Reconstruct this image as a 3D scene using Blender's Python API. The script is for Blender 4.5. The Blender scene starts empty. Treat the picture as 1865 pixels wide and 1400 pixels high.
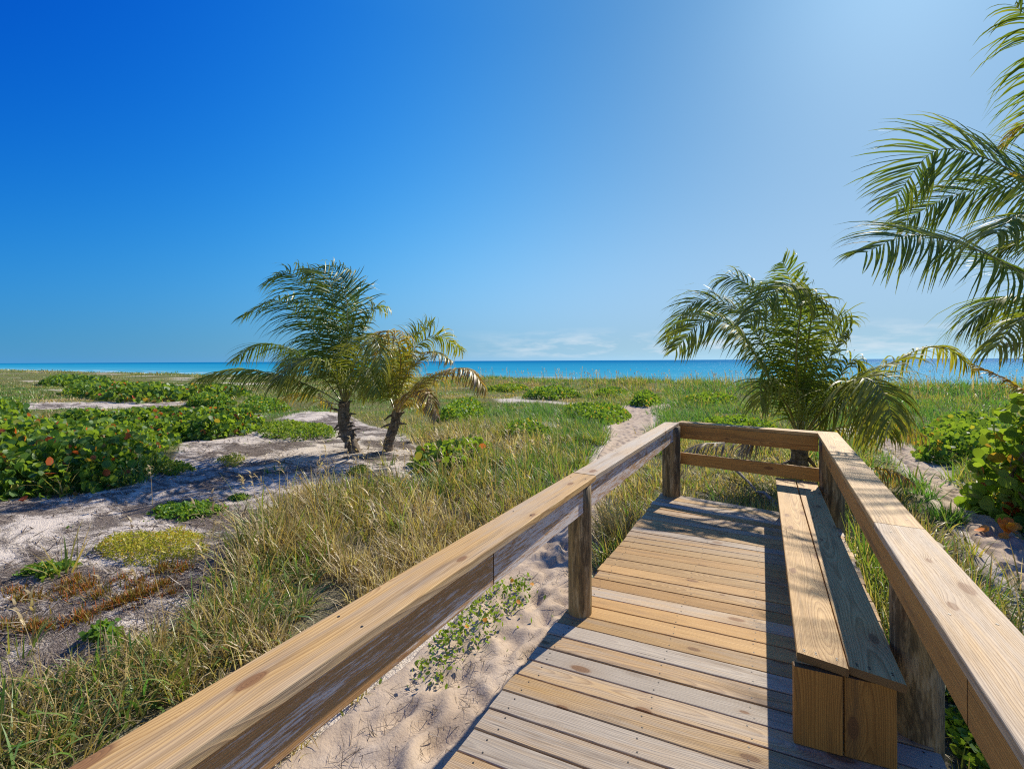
import bpy, bmesh, math, random
import numpy as np
from mathutils import Vector, Matrix, Euler, noise as mnoise

SC = bpy.context.scene
COL = SC.collection
random.seed(7)
RNG = np.random.default_rng(7)
R = math.radians

# ------------------------------------------------------------------ camera
F_PX, IW, IH = 800.0, 1865.0, 1400.0
PX0, PY0 = 932.5, 656.7
YAW, ROLL, CAM_H = R(30.14), R(0.28), 1.78
cam_d = bpy.data.cameras.new('camera')
cam = bpy.data.objects.new('camera', cam_d)
COL.objects.link(cam)
cam_d.sensor_width = 36.0
cam_d.lens = F_PX / IW * 36.0
cam_d.shift_y = -(IH / 2 - PY0) / IW
cam_d.clip_start, cam_d.clip_end = 0.05, 60000.0
cam.matrix_world = (Matrix.Translation((0, 0, CAM_H)) @ Matrix.Rotation(YAW, 4, 'Z')
                    @ Matrix.Rotation(R(90), 4, 'X') @ Matrix.Rotation(-ROLL, 4, 'Z'))
SC.camera = cam
FWD = np.array([-math.sin(YAW), math.cos(YAW)])
RGT = np.array([math.cos(YAW), math.sin(YAW)])


def uv(px, py):
    u, v = px - PX0, py - PY0
    return (u * math.cos(ROLL) - v * math.sin(ROLL)) / F_PX, (u * math.sin(ROLL) + v * math.cos(ROLL)) / F_PX


def at(px, py, d):
    """a point of the place seen at a pixel, d metres ahead of the camera"""
    u, v = uv(px, py)
    return Vector((FWD[0] * d + RGT[0] * u * d, FWD[1] * d + RGT[1] * u * d, CAM_H - v * d))


# ------------------------------------------------------------------ terrain
def sstep(a, b, x):
    t = np.clip((x - a) / (b - a), 0, 1)
    return t * t * (3 - 2 * t)


def g(x, y):
    """height of the ground"""
    x = np.asarray(x, float); y = np.asarray(y, float)
    z = -0.60 - 0.34 * sstep(6, 40, y) - 0.25 * sstep(25, 90, -x)
    far = sstep(8, 20, np.hypot(x, y))
    z = z + far * (0.10 * np.sin(x * 0.23 + 1.0) * np.cos(y * 0.31) + 0.08 * np.sin(x * 0.11 + y * 0.17 + 2.0) + 0.05 * np.sin(x * 0.7 - y * 0.5))
    near = sstep(2.0, 4.5, np.hypot(x + 0.3, (y - 3) * 0.6))
    z = z + near * (0.03 * np.sin(x * 1.1 + y * 0.6) + 0.025 * np.sin(x * 0.5 - y * 1.4 + 1.3) + 0.012 * np.sin(3.1 * x + 2.3 * y))
    z = z + 0.42 * np.exp(-((y - 46) / 6.0) ** 2) * (0.72 + 0.28 * np.sin(x * 0.28 + 0.7) * np.sin(x * 0.13 + 2))
    z = z - 4.6 * sstep(50, 88, y) - 0.5 * sstep(88, 140, y)
    return z


def G(px, py):
    """where the line of sight through a pixel meets the ground"""
    z = -0.62
    for _ in range(12):
        d = (CAM_H - z) / max(uv(px, py)[1], 0.004)
        p = at(px, py, d)
        z = 0.5 * z + 0.5 * float(g(p.x, p.y))
    return Vector((p.x, p.y, float(g(p.x, p.y))))


def poly_world(pts):
    return np.array([G(*p)[:2] for p in pts])


def inside(poly, x, y):
    x = np.asarray(x, float); y = np.asarray(y, float)
    res = np.zeros(x.shape, bool)
    n = len(poly)
    for i in range(n):
        x1, y1 = poly[i]; x2, y2 = poly[(i + 1) % n]
        c = ((y1 > y) != (y2 > y))
        with np.errstate(divide='ignore', invalid='ignore'):
            xi = (x2 - x1) * (y - y1) / (y2 - y1 + 1e-12) + x1
        res ^= (c & (x < xi))
    return res


def dist_line(line, x, y):
    """distance to a polyline of (x, y, halfwidth), minus the halfwidth there"""
    x = np.asarray(x, float); y = np.asarray(y, float)
    best = np.full(x.shape, 1e9)
    for (x1, y1, w1), (x2, y2, w2) in zip(line[:-1], line[1:]):
        dx, dy = x2 - x1, y2 - y1
        t = np.clip(((x - x1) * dx + (y - y1) * dy) / (dx * dx + dy * dy), 0, 1)
        dd = np.hypot(x - x1 - t * dx, y - y1 - t * dy) - (w1 + t * (w2 - w1))
        best = np.minimum(best, dd)
    return best


def vnoise(x, y, s, seed=0):
    """cheap smooth value noise, 0..1"""
    x = np.asarray(x, float) * s + seed * 17.3; y = np.asarray(y, float) * s + seed * 9.1
    xi, yi = np.floor(x), np.floor(y); fx, fy = x - xi, y - yi
    fx = fx * fx * (3 - 2 * fx); fy = fy * fy * (3 - 2 * fy)
    def h(a, b):
        v = np.sin(a * 127.1 + b * 311.7 + seed * 74.7) * 43758.5453
        return v - np.floor(v)
    return (h(xi, yi) * (1 - fx) + h(xi + 1, yi) * fx) * (1 - fy) + (h(xi, yi + 1) * (1 - fx) + h(xi + 1, yi + 1) * fx) * fy


def fbm(x, y, s, seed=0):
    return 0.55 * vnoise(x, y, s, seed) + 0.3 * vnoise(x, y, s * 2.1, seed + 1) + 0.15 * vnoise(x, y, s * 4.3, seed + 2)


PATH_L = [(-1.75, -2.5, .75), (-1.78, 1.0, .72), (-1.8, 2.6, .62), (-2.0, 4.2, .50), (-2.55, 6.2, .34), (-2.95, 8.5, .36), (-3.25, 11, .45),
          (-3.8, 14, .6), (-4.9, 18.5, .75), (-6.0, 23, 1.0), (-5.6, 26.5, .7)]
PATH_R = [(2.0, -1, .36), (2.2, 3, .34), (2.45, 6.0, .28), (2.7, 9, .22), (2.95, 12, .2), (3.1, 16, .26), (2.6, 19, .3)]
SAND_POLY = poly_world([(-200, 960), (0, 915), (240, 890), (310, 850), (340, 800), (490, 775), (560, 748), (640, 760), (740, 795),
                        (770, 830), (790, 880), (700, 895), (560, 900), (500, 945), (450, 1010), (430, 1080), (330, 1165), (170, 1235), (0, 1290), (-200, 1340)])

SAND_GAP = poly_world([(40, 746), (150, 745), (300, 741), (345, 735), (330, 731), (230, 733), (110, 732), (45, 737)])
DRY_POLY = poly_world([(60, 737), (170, 738), (370, 734), (365, 724), (240, 724), (70, 727)])

# ------------------------------------------------------------------ object helpers


def tag(o, label=None, cat=None, group=None, kind=None):
    if label: o['label'] = label
    if cat: o['category'] = cat
    if group: o['group'] = group
    if kind: o['kind'] = kind
    return o


def empty(name, loc, rz=0.0, label=None, cat=None, group=None):
    o = bpy.data.objects.new(name, None)
    COL.objects.link(o)
    o.location = loc; o.rotation_euler = (0, 0, rz)
    o.empty_display_size = 0.1
    return tag(o, label, cat, group)


def link(name, me, mats, parent=None):
    o = bpy.data.objects.new(name, me)
    COL.objects.link(o)
    for m in (mats if isinstance(mats, (list, tuple)) else [mats]):
        if m.name not in [s.name for s in me.materials if s]:
            me.materials.append(m)
    if parent is not None:
        o.parent = parent
    return o


def np_mesh(name, V, F, attrs=None, smooth=False, fmat=None):
    """V (n,3); F list of arrays (m,k) of faces"""
    me = bpy.data.meshes.new(name)
    V = np.asarray(V, np.float32)
    me.vertices.add(len(V)); me.vertices.foreach_set('co', V.ravel())
    F = [np.asarray(f, np.int32) for f in F if len(f)]
    loops = np.concatenate([f.ravel() for f in F]); tot = np.concatenate([np.full(len(f), f.shape[1], np.int32) for f in F])
    me.loops.add(len(loops)); me.loops.foreach_set('vertex_index', loops)
    me.polygons.add(len(tot))
    st = np.zeros(len(tot), np.int32); st[1:] = np.cumsum(tot)[:-1]
    me.polygons.foreach_set('loop_start', st); me.polygons.foreach_set('loop_total', tot)
    if fmat is not None:
        me.polygons.foreach_set('material_index', np.asarray(fmat, np.int32))
    if smooth:
        me.polygons.foreach_set('use_smooth', np.ones(len(tot), bool))
    me.update(calc_edges=True)
    for k, a in (attrs or {}).items():
        at_ = me.attributes.new(k, 'FLOAT', 'POINT'); at_.data.foreach_set('value', np.asarray(a, np.float32))
    return me


# ------------------------------------------------------------------ material helpers
class NT:
    def __init__(s, name):
        s.m = bpy.data.materials.new(name); s.m.use_nodes = True
        s.t = s.m.node_tree; s.t.nodes.clear()
        s.out = s.t.nodes.new('ShaderNodeOutputMaterial')

    def n(s, typ, **kw):
        nd = s.t.nodes.new('ShaderNode' + typ)
        for k, v in kw.items():
            if k.startswith('i_'):
                key = k[2:]
                key = int(key) if key.isdigit() else key.replace('_', ' ')
                if hasattr(v, 'is_output') or isinstance(v, bpy.types.NodeSocket): s.t.links.new(v, nd.inputs[key])
                else: nd.inputs[key].default_value = v
            else:
                setattr(nd, k, v)
        return nd

    def math(s, op, a, b=None, c=None, clamp=False):
        nd = s.t.nodes.new('ShaderNodeMath'); nd.operation = op; nd.use_clamp = clamp
        for i, v in enumerate((a, b, c)):
            if v is None: continue
            if isinstance(v, bpy.types.NodeSocket): s.t.links.new(v, nd.inputs[i])
            else: nd.inputs[i].default_value = v
        return nd.outputs[0]

    def vmath(s, op, a, b=None):
        nd = s.t.nodes.new('ShaderNodeVectorMath'); nd.operation = op
        for i, v in enumerate((a, b)):
            if v is None: continue
            if isinstance(v, bpy.types.NodeSocket): s.t.links.new(v, nd.inputs[i])
            else: nd.inputs[i].default_value = v
        return nd.outputs[0]

    def ramp(s, fac, stops, interp='LINEAR'):
        nd = s.t.nodes.new('ShaderNodeValToRGB'); nd.color_ramp.interpolation = interp
        els = nd.color_ramp.elements
        while len(els) < len(stops): els.new(0.5)
        for e, (p, c) in zip(els, stops):
            e.position = p; e.color = (*c, 1) if len(c) == 3 else c
        s.t.links.new(fac, nd.inputs[0])
        return nd.outputs[0]

    def mix(s, fac, a, b, blend='MIX'):
        nd = s.t.nodes.new('ShaderNodeMix'); nd.data_type = 'RGBA'; nd.blend_type = blend
        for i, v in ((0, fac), (6, a), (7, b)):
            if isinstance(v, bpy.types.NodeSocket): s.t.links.new(v, nd.inputs[i])
            else: nd.inputs[i].default_value = v if i == 0 else ((*v, 1) if len(v) == 3 else v)
        return nd.outputs[2]

    def noise(s, vec, scale, detail=3, rough=.55, dist=0.0):
        nd = s.n('TexNoise'); nd.inputs['Scale'].default_value = scale; nd.inputs['Detail'].default_value = detail
        nd.inputs['Roughness'].default_value = rough; nd.inputs['Distortion'].default_value = dist
        if vec is not None: s.t.links.new(vec, nd.inputs['Vector'])
        return nd.outputs['Fac']

    def attr(s, name, typ='GEOMETRY'):
        nd = s.n('Attribute'); nd.attribute_name = name; nd.attribute_type = typ
        return nd.outputs['Fac']

    def remap(s, v, a, b, c=0.0, d=1.0):
        nd = s.t.nodes.new('ShaderNodeMapRange'); nd.clamp = True
        s.t.links.new(v, nd.inputs[0])
        for i, q in enumerate((a, b, c, d)): nd.inputs[i + 1].default_value = q
        return nd.outputs[0]

    def scale(s, vec, sc):
        return s.vmath('MULTIPLY', vec, sc)

    def bump(s, h, strength, dist=0.01):
        nd = s.n('Bump'); nd.inputs['Strength'].default_value = strength; nd.inputs['Distance'].default_value = dist
        s.t.links.new(h, nd.inputs['Height'])
        return nd.outputs[0]

    def surf(s, sh):
        s.t.links.new(sh, s.out.inputs['Surface']); return s.m

    def principled(s, col, rough=.6, spec=.3, normal=None, **kw):
        nd = s.n('BsdfPrincipled')
        for k, v in (('Base Color', col), ('Roughness', rough), ('Specular IOR Level', spec), ('Normal', normal), *kw.items()):
            if v is None: continue
            if isinstance(v, bpy.types.NodeSocket): s.t.links.new(v, nd.inputs[k])
            else: nd.inputs[k].default_value = (*v, 1) if isinstance(v, tuple) and len(v) == 3 else v
        return s.surf(nd.outputs[0])

    def leaf(s, col, trans=.4, gloss=.08, rough=.4, normal=None, tcol=None):
        dif = s.n('BsdfDiffuse'); tr = s.n('BsdfTranslucent'); gl = s.n('BsdfGlossy')
        gl.inputs['Roughness'].default_value = rough
        gl.inputs['Color'].default_value = (1, 1, 1, 1)
        s.t.links.new(col, dif.inputs['Color']); s.t.links.new(tcol or col, tr.inputs['Color'])
        if normal is not None:
            for q in (dif, gl): s.t.links.new(normal, q.inputs['Normal'])
        a = s.n('MixShader'); a.inputs[0].default_value = trans
        s.t.links.new(dif.outputs[0], a.inputs[1]); s.t.links.new(tr.outputs[0], a.inputs[2])
        fr = s.n('LayerWeight'); fr.inputs['Blend'].default_value = .35
        fac = s.math('MULTIPLY_ADD', fr.outputs['Fresnel'], gloss * 2.5, gloss, True)
        b = s.n('MixShader'); s.t.links.new(fac, b.inputs[0])
        s.t.links.new(a.outputs[0], b.inputs[1]); s.t.links.new(gl.outputs[0], b.inputs[2])
        return s.surf(b.outputs[0])


def wood_material(name, flake=False, post=False):
    t = NT(name)
    tc = t.n('TexCoord').outputs['Object']
    rnd = t.n('ObjectInfo').outputs['Random']
    seed = t.n('CombineXYZ', i_X=t.math('MULTIPLY', rnd, 91.7), i_Y=t.math('MULTIPLY', rnd, 37.1), i_Z=t.math('MULTIPLY', rnd, 53.3)).outputs[0]
    p = t.vmath('ADD', tc, seed)
    sx = t.n('SeparateXYZ', i_0=tc)
    grey = t.attr('weather', 'OBJECT'); tone = t.attr('tone', 'OBJECT')
    # knots: a few cells of a stretched lattice hold one
    kv = t.n('TexVoronoi', voronoi_dimensions='2D'); kv.inputs['Scale'].default_value = 1.0
    t.t.links.new(t.scale(p, (2.3, 5.5, 0)), kv.inputs['Vector'])
    kd = kv.outputs['Distance']
    kc = t.n('SeparateColor', i_0=kv.outputs['Color'])
    has = t.math('GREATER_THAN', kc.outputs[0], t.math('MULTIPLY_ADD', t.attr('knots', 'OBJECT'), -.30, .74))
    ksz = t.math('MULTIPLY_ADD', kc.outputs[1], .09, .05)
    kn = t.math('DIVIDE', kd, ksz)
    knot = t.math('MULTIPLY', t.remap(kn, 1.15, .8), has)
    halo = t.math('MULTIPLY', t.math('POWER', 2.718, t.math('MULTIPLY', t.math('MULTIPLY', kn, kn), -.22)), has)
    # growth rings of a log that wanders under the board
    w1 = t.math('SUBTRACT', t.noise(t.scale(p, (.75, 1.5, 1.5)), 1.0, 2), .5)
    w2 = t.math('SUBTRACT', t.noise(t.scale(t.vmath('ADD', p, (7, 3, 1)), (.6, 1, 1)), 1.0, 2), .5)
    w3 = t.math('SUBTRACT', t.noise(t.scale(p, (5, 22, 22)), 1.0, 2), .5)
    f1 = t.math('FRACT', t.math('MULTIPLY', rnd, 13.7))
    sg = t.math('MULTIPLY_ADD', t.math('GREATER_THAN', f1, .5), 2.0, -1.0)
    cath = t.math('GREATER_THAN', t.math('FRACT', t.math('MULTIPLY', rnd, 71.3)), .62)
    cath = t.math('MAXIMUM', cath, t.attr('figure', 'OBJECT'))
    # flat-sawn boards sit over the pith, the others come from the side of the log and show straight lines
    oy = t.math('MULTIPLY', sg, t.math('MULTIPLY_ADD', t.math('SUBTRACT', 1.0, cath), .12, t.math('MULTIPLY', f1, .04)))
    oz = t.math('MULTIPLY_ADD', t.math('FRACT', t.math('MULTIPLY', rnd, 29.3)), .06, .025)
    yy = t.math('ADD', t.math('ADD', sx.outputs[1], oy), t.math('MULTIPLY', w1, .10))
    zz = t.math('ADD', t.math('ADD', sx.outputs[2], oz), t.math('MULTIPLY', w2, .22))
    r = t.math('SQRT', t.math('ADD', t.math('MULTIPLY', yy, yy), t.math('MULTIPLY', zz, zz)))
    r = t.math('ADD', r, t.math('MULTIPLY', w3, .0035))
    r = t.math('ADD', r, t.math('MULTIPLY', halo, .016))
    r = t.math('ADD', r, t.math('MULTIPLY', t.math('SINE', t.math('MULTIPLY', r, 140.0)), .0022))
    r = t.math('ADD', r, t.math('MULTIPLY', t.math('SINE', t.math('MULTIPLY', r, 61.0)), .004))
    ph = t.math('FRACT', t.math('MULTIPLY', r, t.math('MULTIPLY_ADD', t.math('FRACT', t.math('MULTIPLY', rnd, 47.9)), 75.0, 105.0)))
    ring = t.math('MULTIPLY', t.math('POWER', ph, 2.2), t.remap(ph, 1.0, .86))
    fine = t.noise(t.scale(p, (5, 260, 260)), 1.0, 3, .6)
    mid = t.noise(t.scale(p, (1.6, 26, 26)), 1.0, 4, .6)
    big = t.noise(t.scale(p, (.9, 5, 5)), 1.0, 3, .5)
    if post:
        early, late, gcol = (.34, .235, .10), (.17, .11, .04), (.30, .25, .17)
    else:
        early, late, gcol = (.62, .405, .165), (.27, .135, .042), (.54, .475, .385)
    col = t.mix(t.math('MULTIPLY', ring, 1.0, None, True), early, late)
    col = t.mix(t.math('MULTIPLY', t.remap(mid, .48, .68), .40), col, (.30, .165, .06))
    col = t.mix(t.math('MULTIPLY', t.remap(fine, .35, .75), .45), col, late)
    gold = t.attr('warm', 'OBJECT')
    if not post: col = t.mix(gold, col, t.mix(1.0, col, (1.0, .80, .50), 'MULTIPLY'))
    # silvered surface: follows the streaks and the board's own age
    gm = t.math('ADD', t.math('ADD', t.math('MULTIPLY', mid, .9), t.math('MULTIPLY', big, .8)), t.math('MULTIPLY_ADD', grey, 1.1, -1.25))
    gm = t.remap(gm, -.05, .55, 0.0, (.30 if flake else .88))
    gtex = t.mix(t.remap(fine, .3, .72), gcol, tuple(c * .62 for c in gcol))
    gtex = t.mix(t.math('MULTIPLY', ring, .6), gtex, tuple(c * .55 for c in gcol))
    col = t.mix(gm, col, gtex)
    # darker stains and cracks along the grain
    st = t.remap(t.noise(t.scale(t.vmath('ADD', p, (3, 9, 2)), (1.1, 14, 14)), 1.0, 4, .7), .54, .72)
    col = t.mix(t.math('MULTIPLY', st, .70), col, (.17, .10, .045))
    ck = t.remap(t.noise(t.scale(t.vmath('ADD', p, (13, 5, 8)), (1.3, 75, 75)), 1.0, 2, .5), .70, .76)
    col = t.mix(t.math('MULTIPLY', ck, .75), col, (.07, .045, .025))
    kcol = t.mix(t.math('FRACT', t.math('MULTIPLY', kn, 4.0)), (.16, .075, .03), (.27, .13, .05))
    col = t.mix(t.math('MULTIPLY', knot, .9), col, kcol)
    col = t.mix(t.math('MULTIPLY', t.math('SUBTRACT', halo, knot, None, True), .25), col, (.30, .17, .07))
    if post:
        dk = t.remap(t.noise(t.scale(p, (3.0, 20, 20)), 1.0, 5, .7), .44, .56)
        col = t.mix(t.math('MULTIPLY', dk, .75), col, (.045, .035, .022))
        lt = t.remap(t.noise(t.scale(t.vmath('ADD', p, (4, 4, 9)), (4, 26, 26)), 1.0, 5, .7), .52, .64)
        col = t.mix(t.math('MULTIPLY', lt, .8), col, (.42, .33, .19))
    if flake:
        fl = t.noise(t.scale(p, (7, 120, 120)), 1.0, 5, .8)
        fb = t.noise(t.scale(p, (1.6, 9, 9)), 1.0, 3, .5)
        fm = t.remap(t.math('ADD', t.math('ADD', t.math('MULTIPLY', fl, 1.15), t.math('MULTIPLY', fb, .40)), t.math('MULTIPLY', grey, .30)), .86, .96)
        col = t.mix(.65, col, (.42, .215, .085))
        col = t.mix(t.math('MULTIPLY', fm, .8), col, (.72, .69, .66))
    eg = t.n('SeparateXYZ', i_0=t.n('TexCoord').outputs['Normal']).outputs[0]
    if not post: col = t.mix(t.math('MULTIPLY', t.math('GREATER_THAN', t.math('ABSOLUTE', eg), .7), .8), col, (.075, .045, .022))
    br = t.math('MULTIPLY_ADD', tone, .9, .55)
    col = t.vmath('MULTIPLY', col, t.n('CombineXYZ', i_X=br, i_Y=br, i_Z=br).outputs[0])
    h = t.math('ADD', t.math('MULTIPLY', ring, .5), t.math('MULTIPLY', fine, .8))
    h = t.math('SUBTRACT', h, t.math('MULTIPLY', ck, 1.2))
    return t.principled(col, .62, .25, t.bump(h, .55, .004))


M = {}
M['wood'] = wood_material('weathered_pine')
M['flaked'] = wood_material('flaked_pine', flake=True)
M['post'] = wood_material('treated_post', post=True)
t = NT('screw_steel')
M['screw'] = t.principled((.05, .048, .045), .5, .4, None, Metallic=.6)


def leaf_mat(name, stops, trans, gloss, rough, thru=None):
    t = NT(name)
    tint = t.attr('tint')
    col = t.ramp(tint, stops)
    tc = t.n('NewGeometry').outputs['Position']
    nz = t.noise(tc, 9.0, 3)
    col = t.mix(t.math('MULTIPLY', t.remap(nz, .4, .75), .35), col, t.mix(.5, col, (.02, .04, .01), 'MULTIPLY'))
    tcol = t.mix(.35, col, (1.0, 1.0, .25), 'OVERLAY')
    if thru: tcol = t.mix(.55, tcol, t.mix(t.remap(tint, .86, .93), thru, (.7, .16, .03)))
    return t.leaf(col, trans, gloss, rough, None, tcol)


STRAW, STRAW2 = (.50, .36, .13), (.64, .51, .28)
M['grass'] = leaf_mat('dune_grass', [(0, (.09, .23, .05)), (.25, (.16, .27, .04)), (.5, (.27, .29, .055)), (.74, STRAW), (.88, (.26, .18, .08)), (1, STRAW2)], .45, .015, .5)
M['frond'] = leaf_mat('palm_leaf', [(0, (.05, .12, .024)), (.28, (.16, .23, .030)), (.6, (.34, .33, .04)), (.8, (.42, .27, .035)), (.93, (.33, .20, .075)), (1, (.27, .22, .16))], .42, .02, .48)
M['rachis'] = leaf_mat('palm_rachis', [(0, (.13, .17, .03)), (.5, (.28, .25, .05)), (.8, (.45, .25, .04)), (1, (.28, .20, .12))], .15, .06, .4)
M['grape'] = leaf_mat('sea_grape_leaf', [(0, (.03, .10, .016)), (.45, (.09, .215, .022)), (.8, (.26, .37, .035)), (.90, (.35, .25, .03)), (.95, (.45, .13, .03)), (1, (.50, .06, .02))], .50, .022, .5, (.40, .52, .03))
M['herb'] = leaf_mat('ground_cover_leaf', [(0, (.075, .21, .022)), (.4, (.13, .28, .025)), (.7, (.30, .33, .035)), (.9, (.56, .50, .05)), (1, (.66, .60, .08))], .45, .02, .5, (.36, .46, .03))
M['tuft'] = leaf_mat('rusty_tuft_leaf', [(0, (.12, .15, .02)), (.45, (.26, .18, .025)), (1, (.48, .13, .03))], .3, .008, .6)
M['petal'] = leaf_mat('orange_petal', [(0, (.75, .33, .02)), (1, (.78, .15, .02))], .35, .03, .5)
t = NT('palm_trunk_bark')
tc = t.n('TexCoord').outputs['Object']
nz = t.noise(t.scale(tc, (18, 18, 5)), 1, 5, .65); rg = t.noise(t.scale(tc, (3, 3, 26)), 1, 3)
col = t.ramp(nz, [(.3, (.06, .045, .034)), (.5, (.17, .135, .10)), (.72, (.36, .30, .24))])
col = t.mix(t.remap(rg, .5, .68), col, (.09, .065, .048))
M['bark'] = t.principled(col, .85, .15, t.bump(t.math('ADD', nz, rg), .9, .03))
t = NT('shrub_stem')
tc = t.n('TexCoord').outputs['Object']
M['stem'] = t.principled(t.ramp(t.noise(tc, 25, 4), [(.3, (.10, .075, .05)), (.7, (.26, .21, .15))]), .8, .15)
t = NT('driftwood_grey')
tc = t.n('TexCoord').outputs['Object']
nz = t.noise(t.scale(tc, (4, 50, 50)), 1, 4)
M['drift'] = t.principled(t.ramp(nz, [(.3, (.12, .10, .085)), (.7, (.42, .38, .33))]), .8, .15, t.bump(nz, .6, .01))

# sand and soil
def sand_nodes(t, pos):
    n1 = t.noise(pos, 3.0, 5, .6); n2 = t.noise(pos, 60.0, 3, .6); n3 = t.noise(pos, 500.0, 2, .5)
    col = t.ramp(n1, [(.3, (.42, .325, .235)), (.5, (.50, .395, .29)), (.72, (.57, .47, .365))])
    col = t.mix(t.math('MULTIPLY', t.remap(n2, .5, .8), .35), col, (.36, .28, .20))
    col = t.mix(t.math('MULTIPLY', t.remap(n3, .55, .75), .35), col, (.24, .18, .12))
    return col, n1, n2, n3


t = NT('sandy_ground')
pos = t.n('NewGeometry').outputs['Position']
col, n1, n2, n3 = sand_nodes(t, pos)
col = t.mix(.55, col, (.74, .68, .60))
lit = t.attr('litter'); veg = t.attr('veg')
ln = t.noise(t.scale(pos, (1.0, 1.9, 1)), .95, 5, .66, .8)
lf = t.noise(t.scale(pos, (14, 40, 20)), 1, 3, .7, 1.2)
lm = t.remap(t.math('ADD', t.math('ADD', ln, t.math('MULTIPLY', lf, .25)), t.math('MULTIPLY_ADD', lit, .55, -.76)), .28, .41)
lm = t.math('MULTIPLY', lm, t.remap(lit, .02, .25))
lcol = t.ramp(t.noise(t.scale(pos, (30, 80, 30)), 1, 4, .7, 1.5), [(.34, (.035, .026, .022)), (.48, (.12, .092, .075)), (.60, (.30, .25, .21)), (.72, (.56, .50, .44))])
col = t.mix(t.math('MULTIPLY', lm, .93), col, lcol)
vc = t.ramp(t.noise(t.scale(pos, (1, 1, 1)), 7, 5, .7), [(.3, (.07, .08, .03)), (.5, (.14, .14, .05)), (.74, (.28, .24, .12))])
vc = t.mix(t.remap(t.noise(pos, .35, 4, .6), .42, .6), vc, t.mix(.3, vc, (.12, .19, .035)))
ln_ = t.t.nodes.new('ShaderNodeVectorMath'); ln_.operation = 'LENGTH'; t.t.links.new(pos, ln_.inputs[0])
vc = t.mix(t.remap(ln_.outputs['Value'], 16, 7, 0, .6), vc, lcol)
col = t.mix(veg, col, vc)
h = t.math('ADD', t.math('MULTIPLY', n1, 1.5), t.math('ADD', t.math('MULTIPLY', n2, .5), t.math('MULTIPLY', lm, t.math('MULTIPLY', lf, 1.2))))
M['ground'] = t.principled(col, .95, .05, t.bump(h, .8, .05))
t = NT('path_sand')
pos = t.n('NewGeometry').outputs['Position']
col, n1, n2, n3 = sand_nodes(t, pos)
tw = t.remap(t.noise(t.scale(pos, (22, 60, 30)), 1, 3, .7, 2.0), .69, .73)
col = t.mix(t.math('MULTIPLY', tw, .55), col, (.13, .09, .06))
M['sand'] = t.principled(col, .95, .05, t.bump(t.math('ADD', t.math('MULTIPLY', n1, 1.2), t.math('ADD', t.math('MULTIPLY', n2, .22), t.math('MULTIPLY', n3, .10))), .7, .035))
t = NT('twig_litter')
M['twig'] = t.principled(t.ramp(t.attr('tint'), [(0, (.06, .045, .035)), (.5, (.17, .13, .10)), (.8, (.34, .28, .22)), (1, (.52, .46, .38))]), .9, .1)

# sea
t = NT('sea_water')
pos = t.n('NewGeometry').outputs['Position']
sp = t.n('SeparateXYZ', i_0=pos)
yw = t.math('ADD', sp.outputs[1], t.math('MULTIPLY', t.noise(t.scale(pos, (.004, .02, 0)), 1, 4, .6), 90))
col = t.ramp(t.remap(yw, 100, 1500), [(0, (.14, .42, .46)), (.05, (.07, .34, .46)), (.14, (.025, .28, .44)), (.45, (.012, .225, .40)), (1, (.003, .155, .34))])
wv = t.noise(t.scale(pos, (.05, .22, 0)), 1, 5, .62); wv2 = t.noise(t.scale(pos, (.5, 1.2, 0)), 1, 4, .6)
band = t.remap(t.noise(t.scale(pos, (.006, .045, 0)), 1, 4, .6), .48, .62)
col = t.mix(t.math('MULTIPLY', band, .35), col, t.mix(.6, col, (.005, .10, .22)))
foam = t.math('MULTIPLY', t.remap(t.noise(t.scale(pos, (.018, .12, 0)), 1, 5, .7), .54, .60), t.remap(sp.outputs[1], 165, 130))
col = t.mix(t.math('MULTIPLY', foam, .8), col, (.75, .78, .78))
nb = t.bump(t.math('ADD', t.math('MULTIPLY', wv, 1.0), t.math('MULTIPLY', wv2, .35)), 1.0, 1.6)
dif = t.n('BsdfDiffuse', i_Color=col); gl = t.n('BsdfGlossy', i_Roughness=.22, i_Normal=nb)
gl2 = t.n('BsdfGlossy', i_Roughness=.42, i_Normal=nb)
m1 = t.n('MixShader', i_0=.010, i_1=dif.outputs[0], i_2=gl2.outputs[0])
mx = t.n('MixShader', i_0=.008, i_1=m1.outputs[0], i_2=gl.outputs[0])
M['sea'] = t.surf(mx.outputs[0])

# ------------------------------------------------------------------ ground, path, sea
def axis(lo, hi, a, b, fine, grow):
    c = list(np.arange(a, b + 1e-6, fine))
    s = fine
    while c[-1] < hi: s *= grow; c.append(c[-1] + s)
    s = fine
    while c[0] > lo: s *= grow; c.insert(0, c[0] - s)
    return np.array(c)


def grid_faces(nx, ny, keep=None):
    i, j = np.meshgrid(np.arange(nx - 1), np.arange(ny - 1), indexing='ij')
    a = (i * ny + j).ravel()
    f = np.stack([a, a + ny, a + ny + 1, a + 1], 1)
    return f if keep is None else f[keep.ravel()]


def path_d(x, y):
    wob = 0.22 * (fbm(x, y, .9, 5) - .5)
    return np.minimum(dist_line(PATH_L, x, y), dist_line(PATH_R, x, y)) + wob


xs = axis(-700, 500, -13, 6, .09, 1.06); ys = axis(-25, 190, -1.5, 16, .09, 1.035)
X, Y = np.meshgrid(xs, ys, indexing='ij')
Z = g(X, Y) + .035 * (fbm(X, Y, 1.6, 3) - .5) * sstep(30, 12, np.hypot(X, Y))
pd = path_d(X, Y)
Z = Z - .10 * sstep(.02, -.12, pd) * sstep(40, 15, np.hypot(X, Y)) + .05 * sstep(.0, .5, pd) * sstep(40, 15, np.hypot(X, Y))
in_sand = inside(SAND_POLY, X, Y) | inside(SAND_GAP, X, Y)
dd = np.hypot(X, Y)
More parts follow.
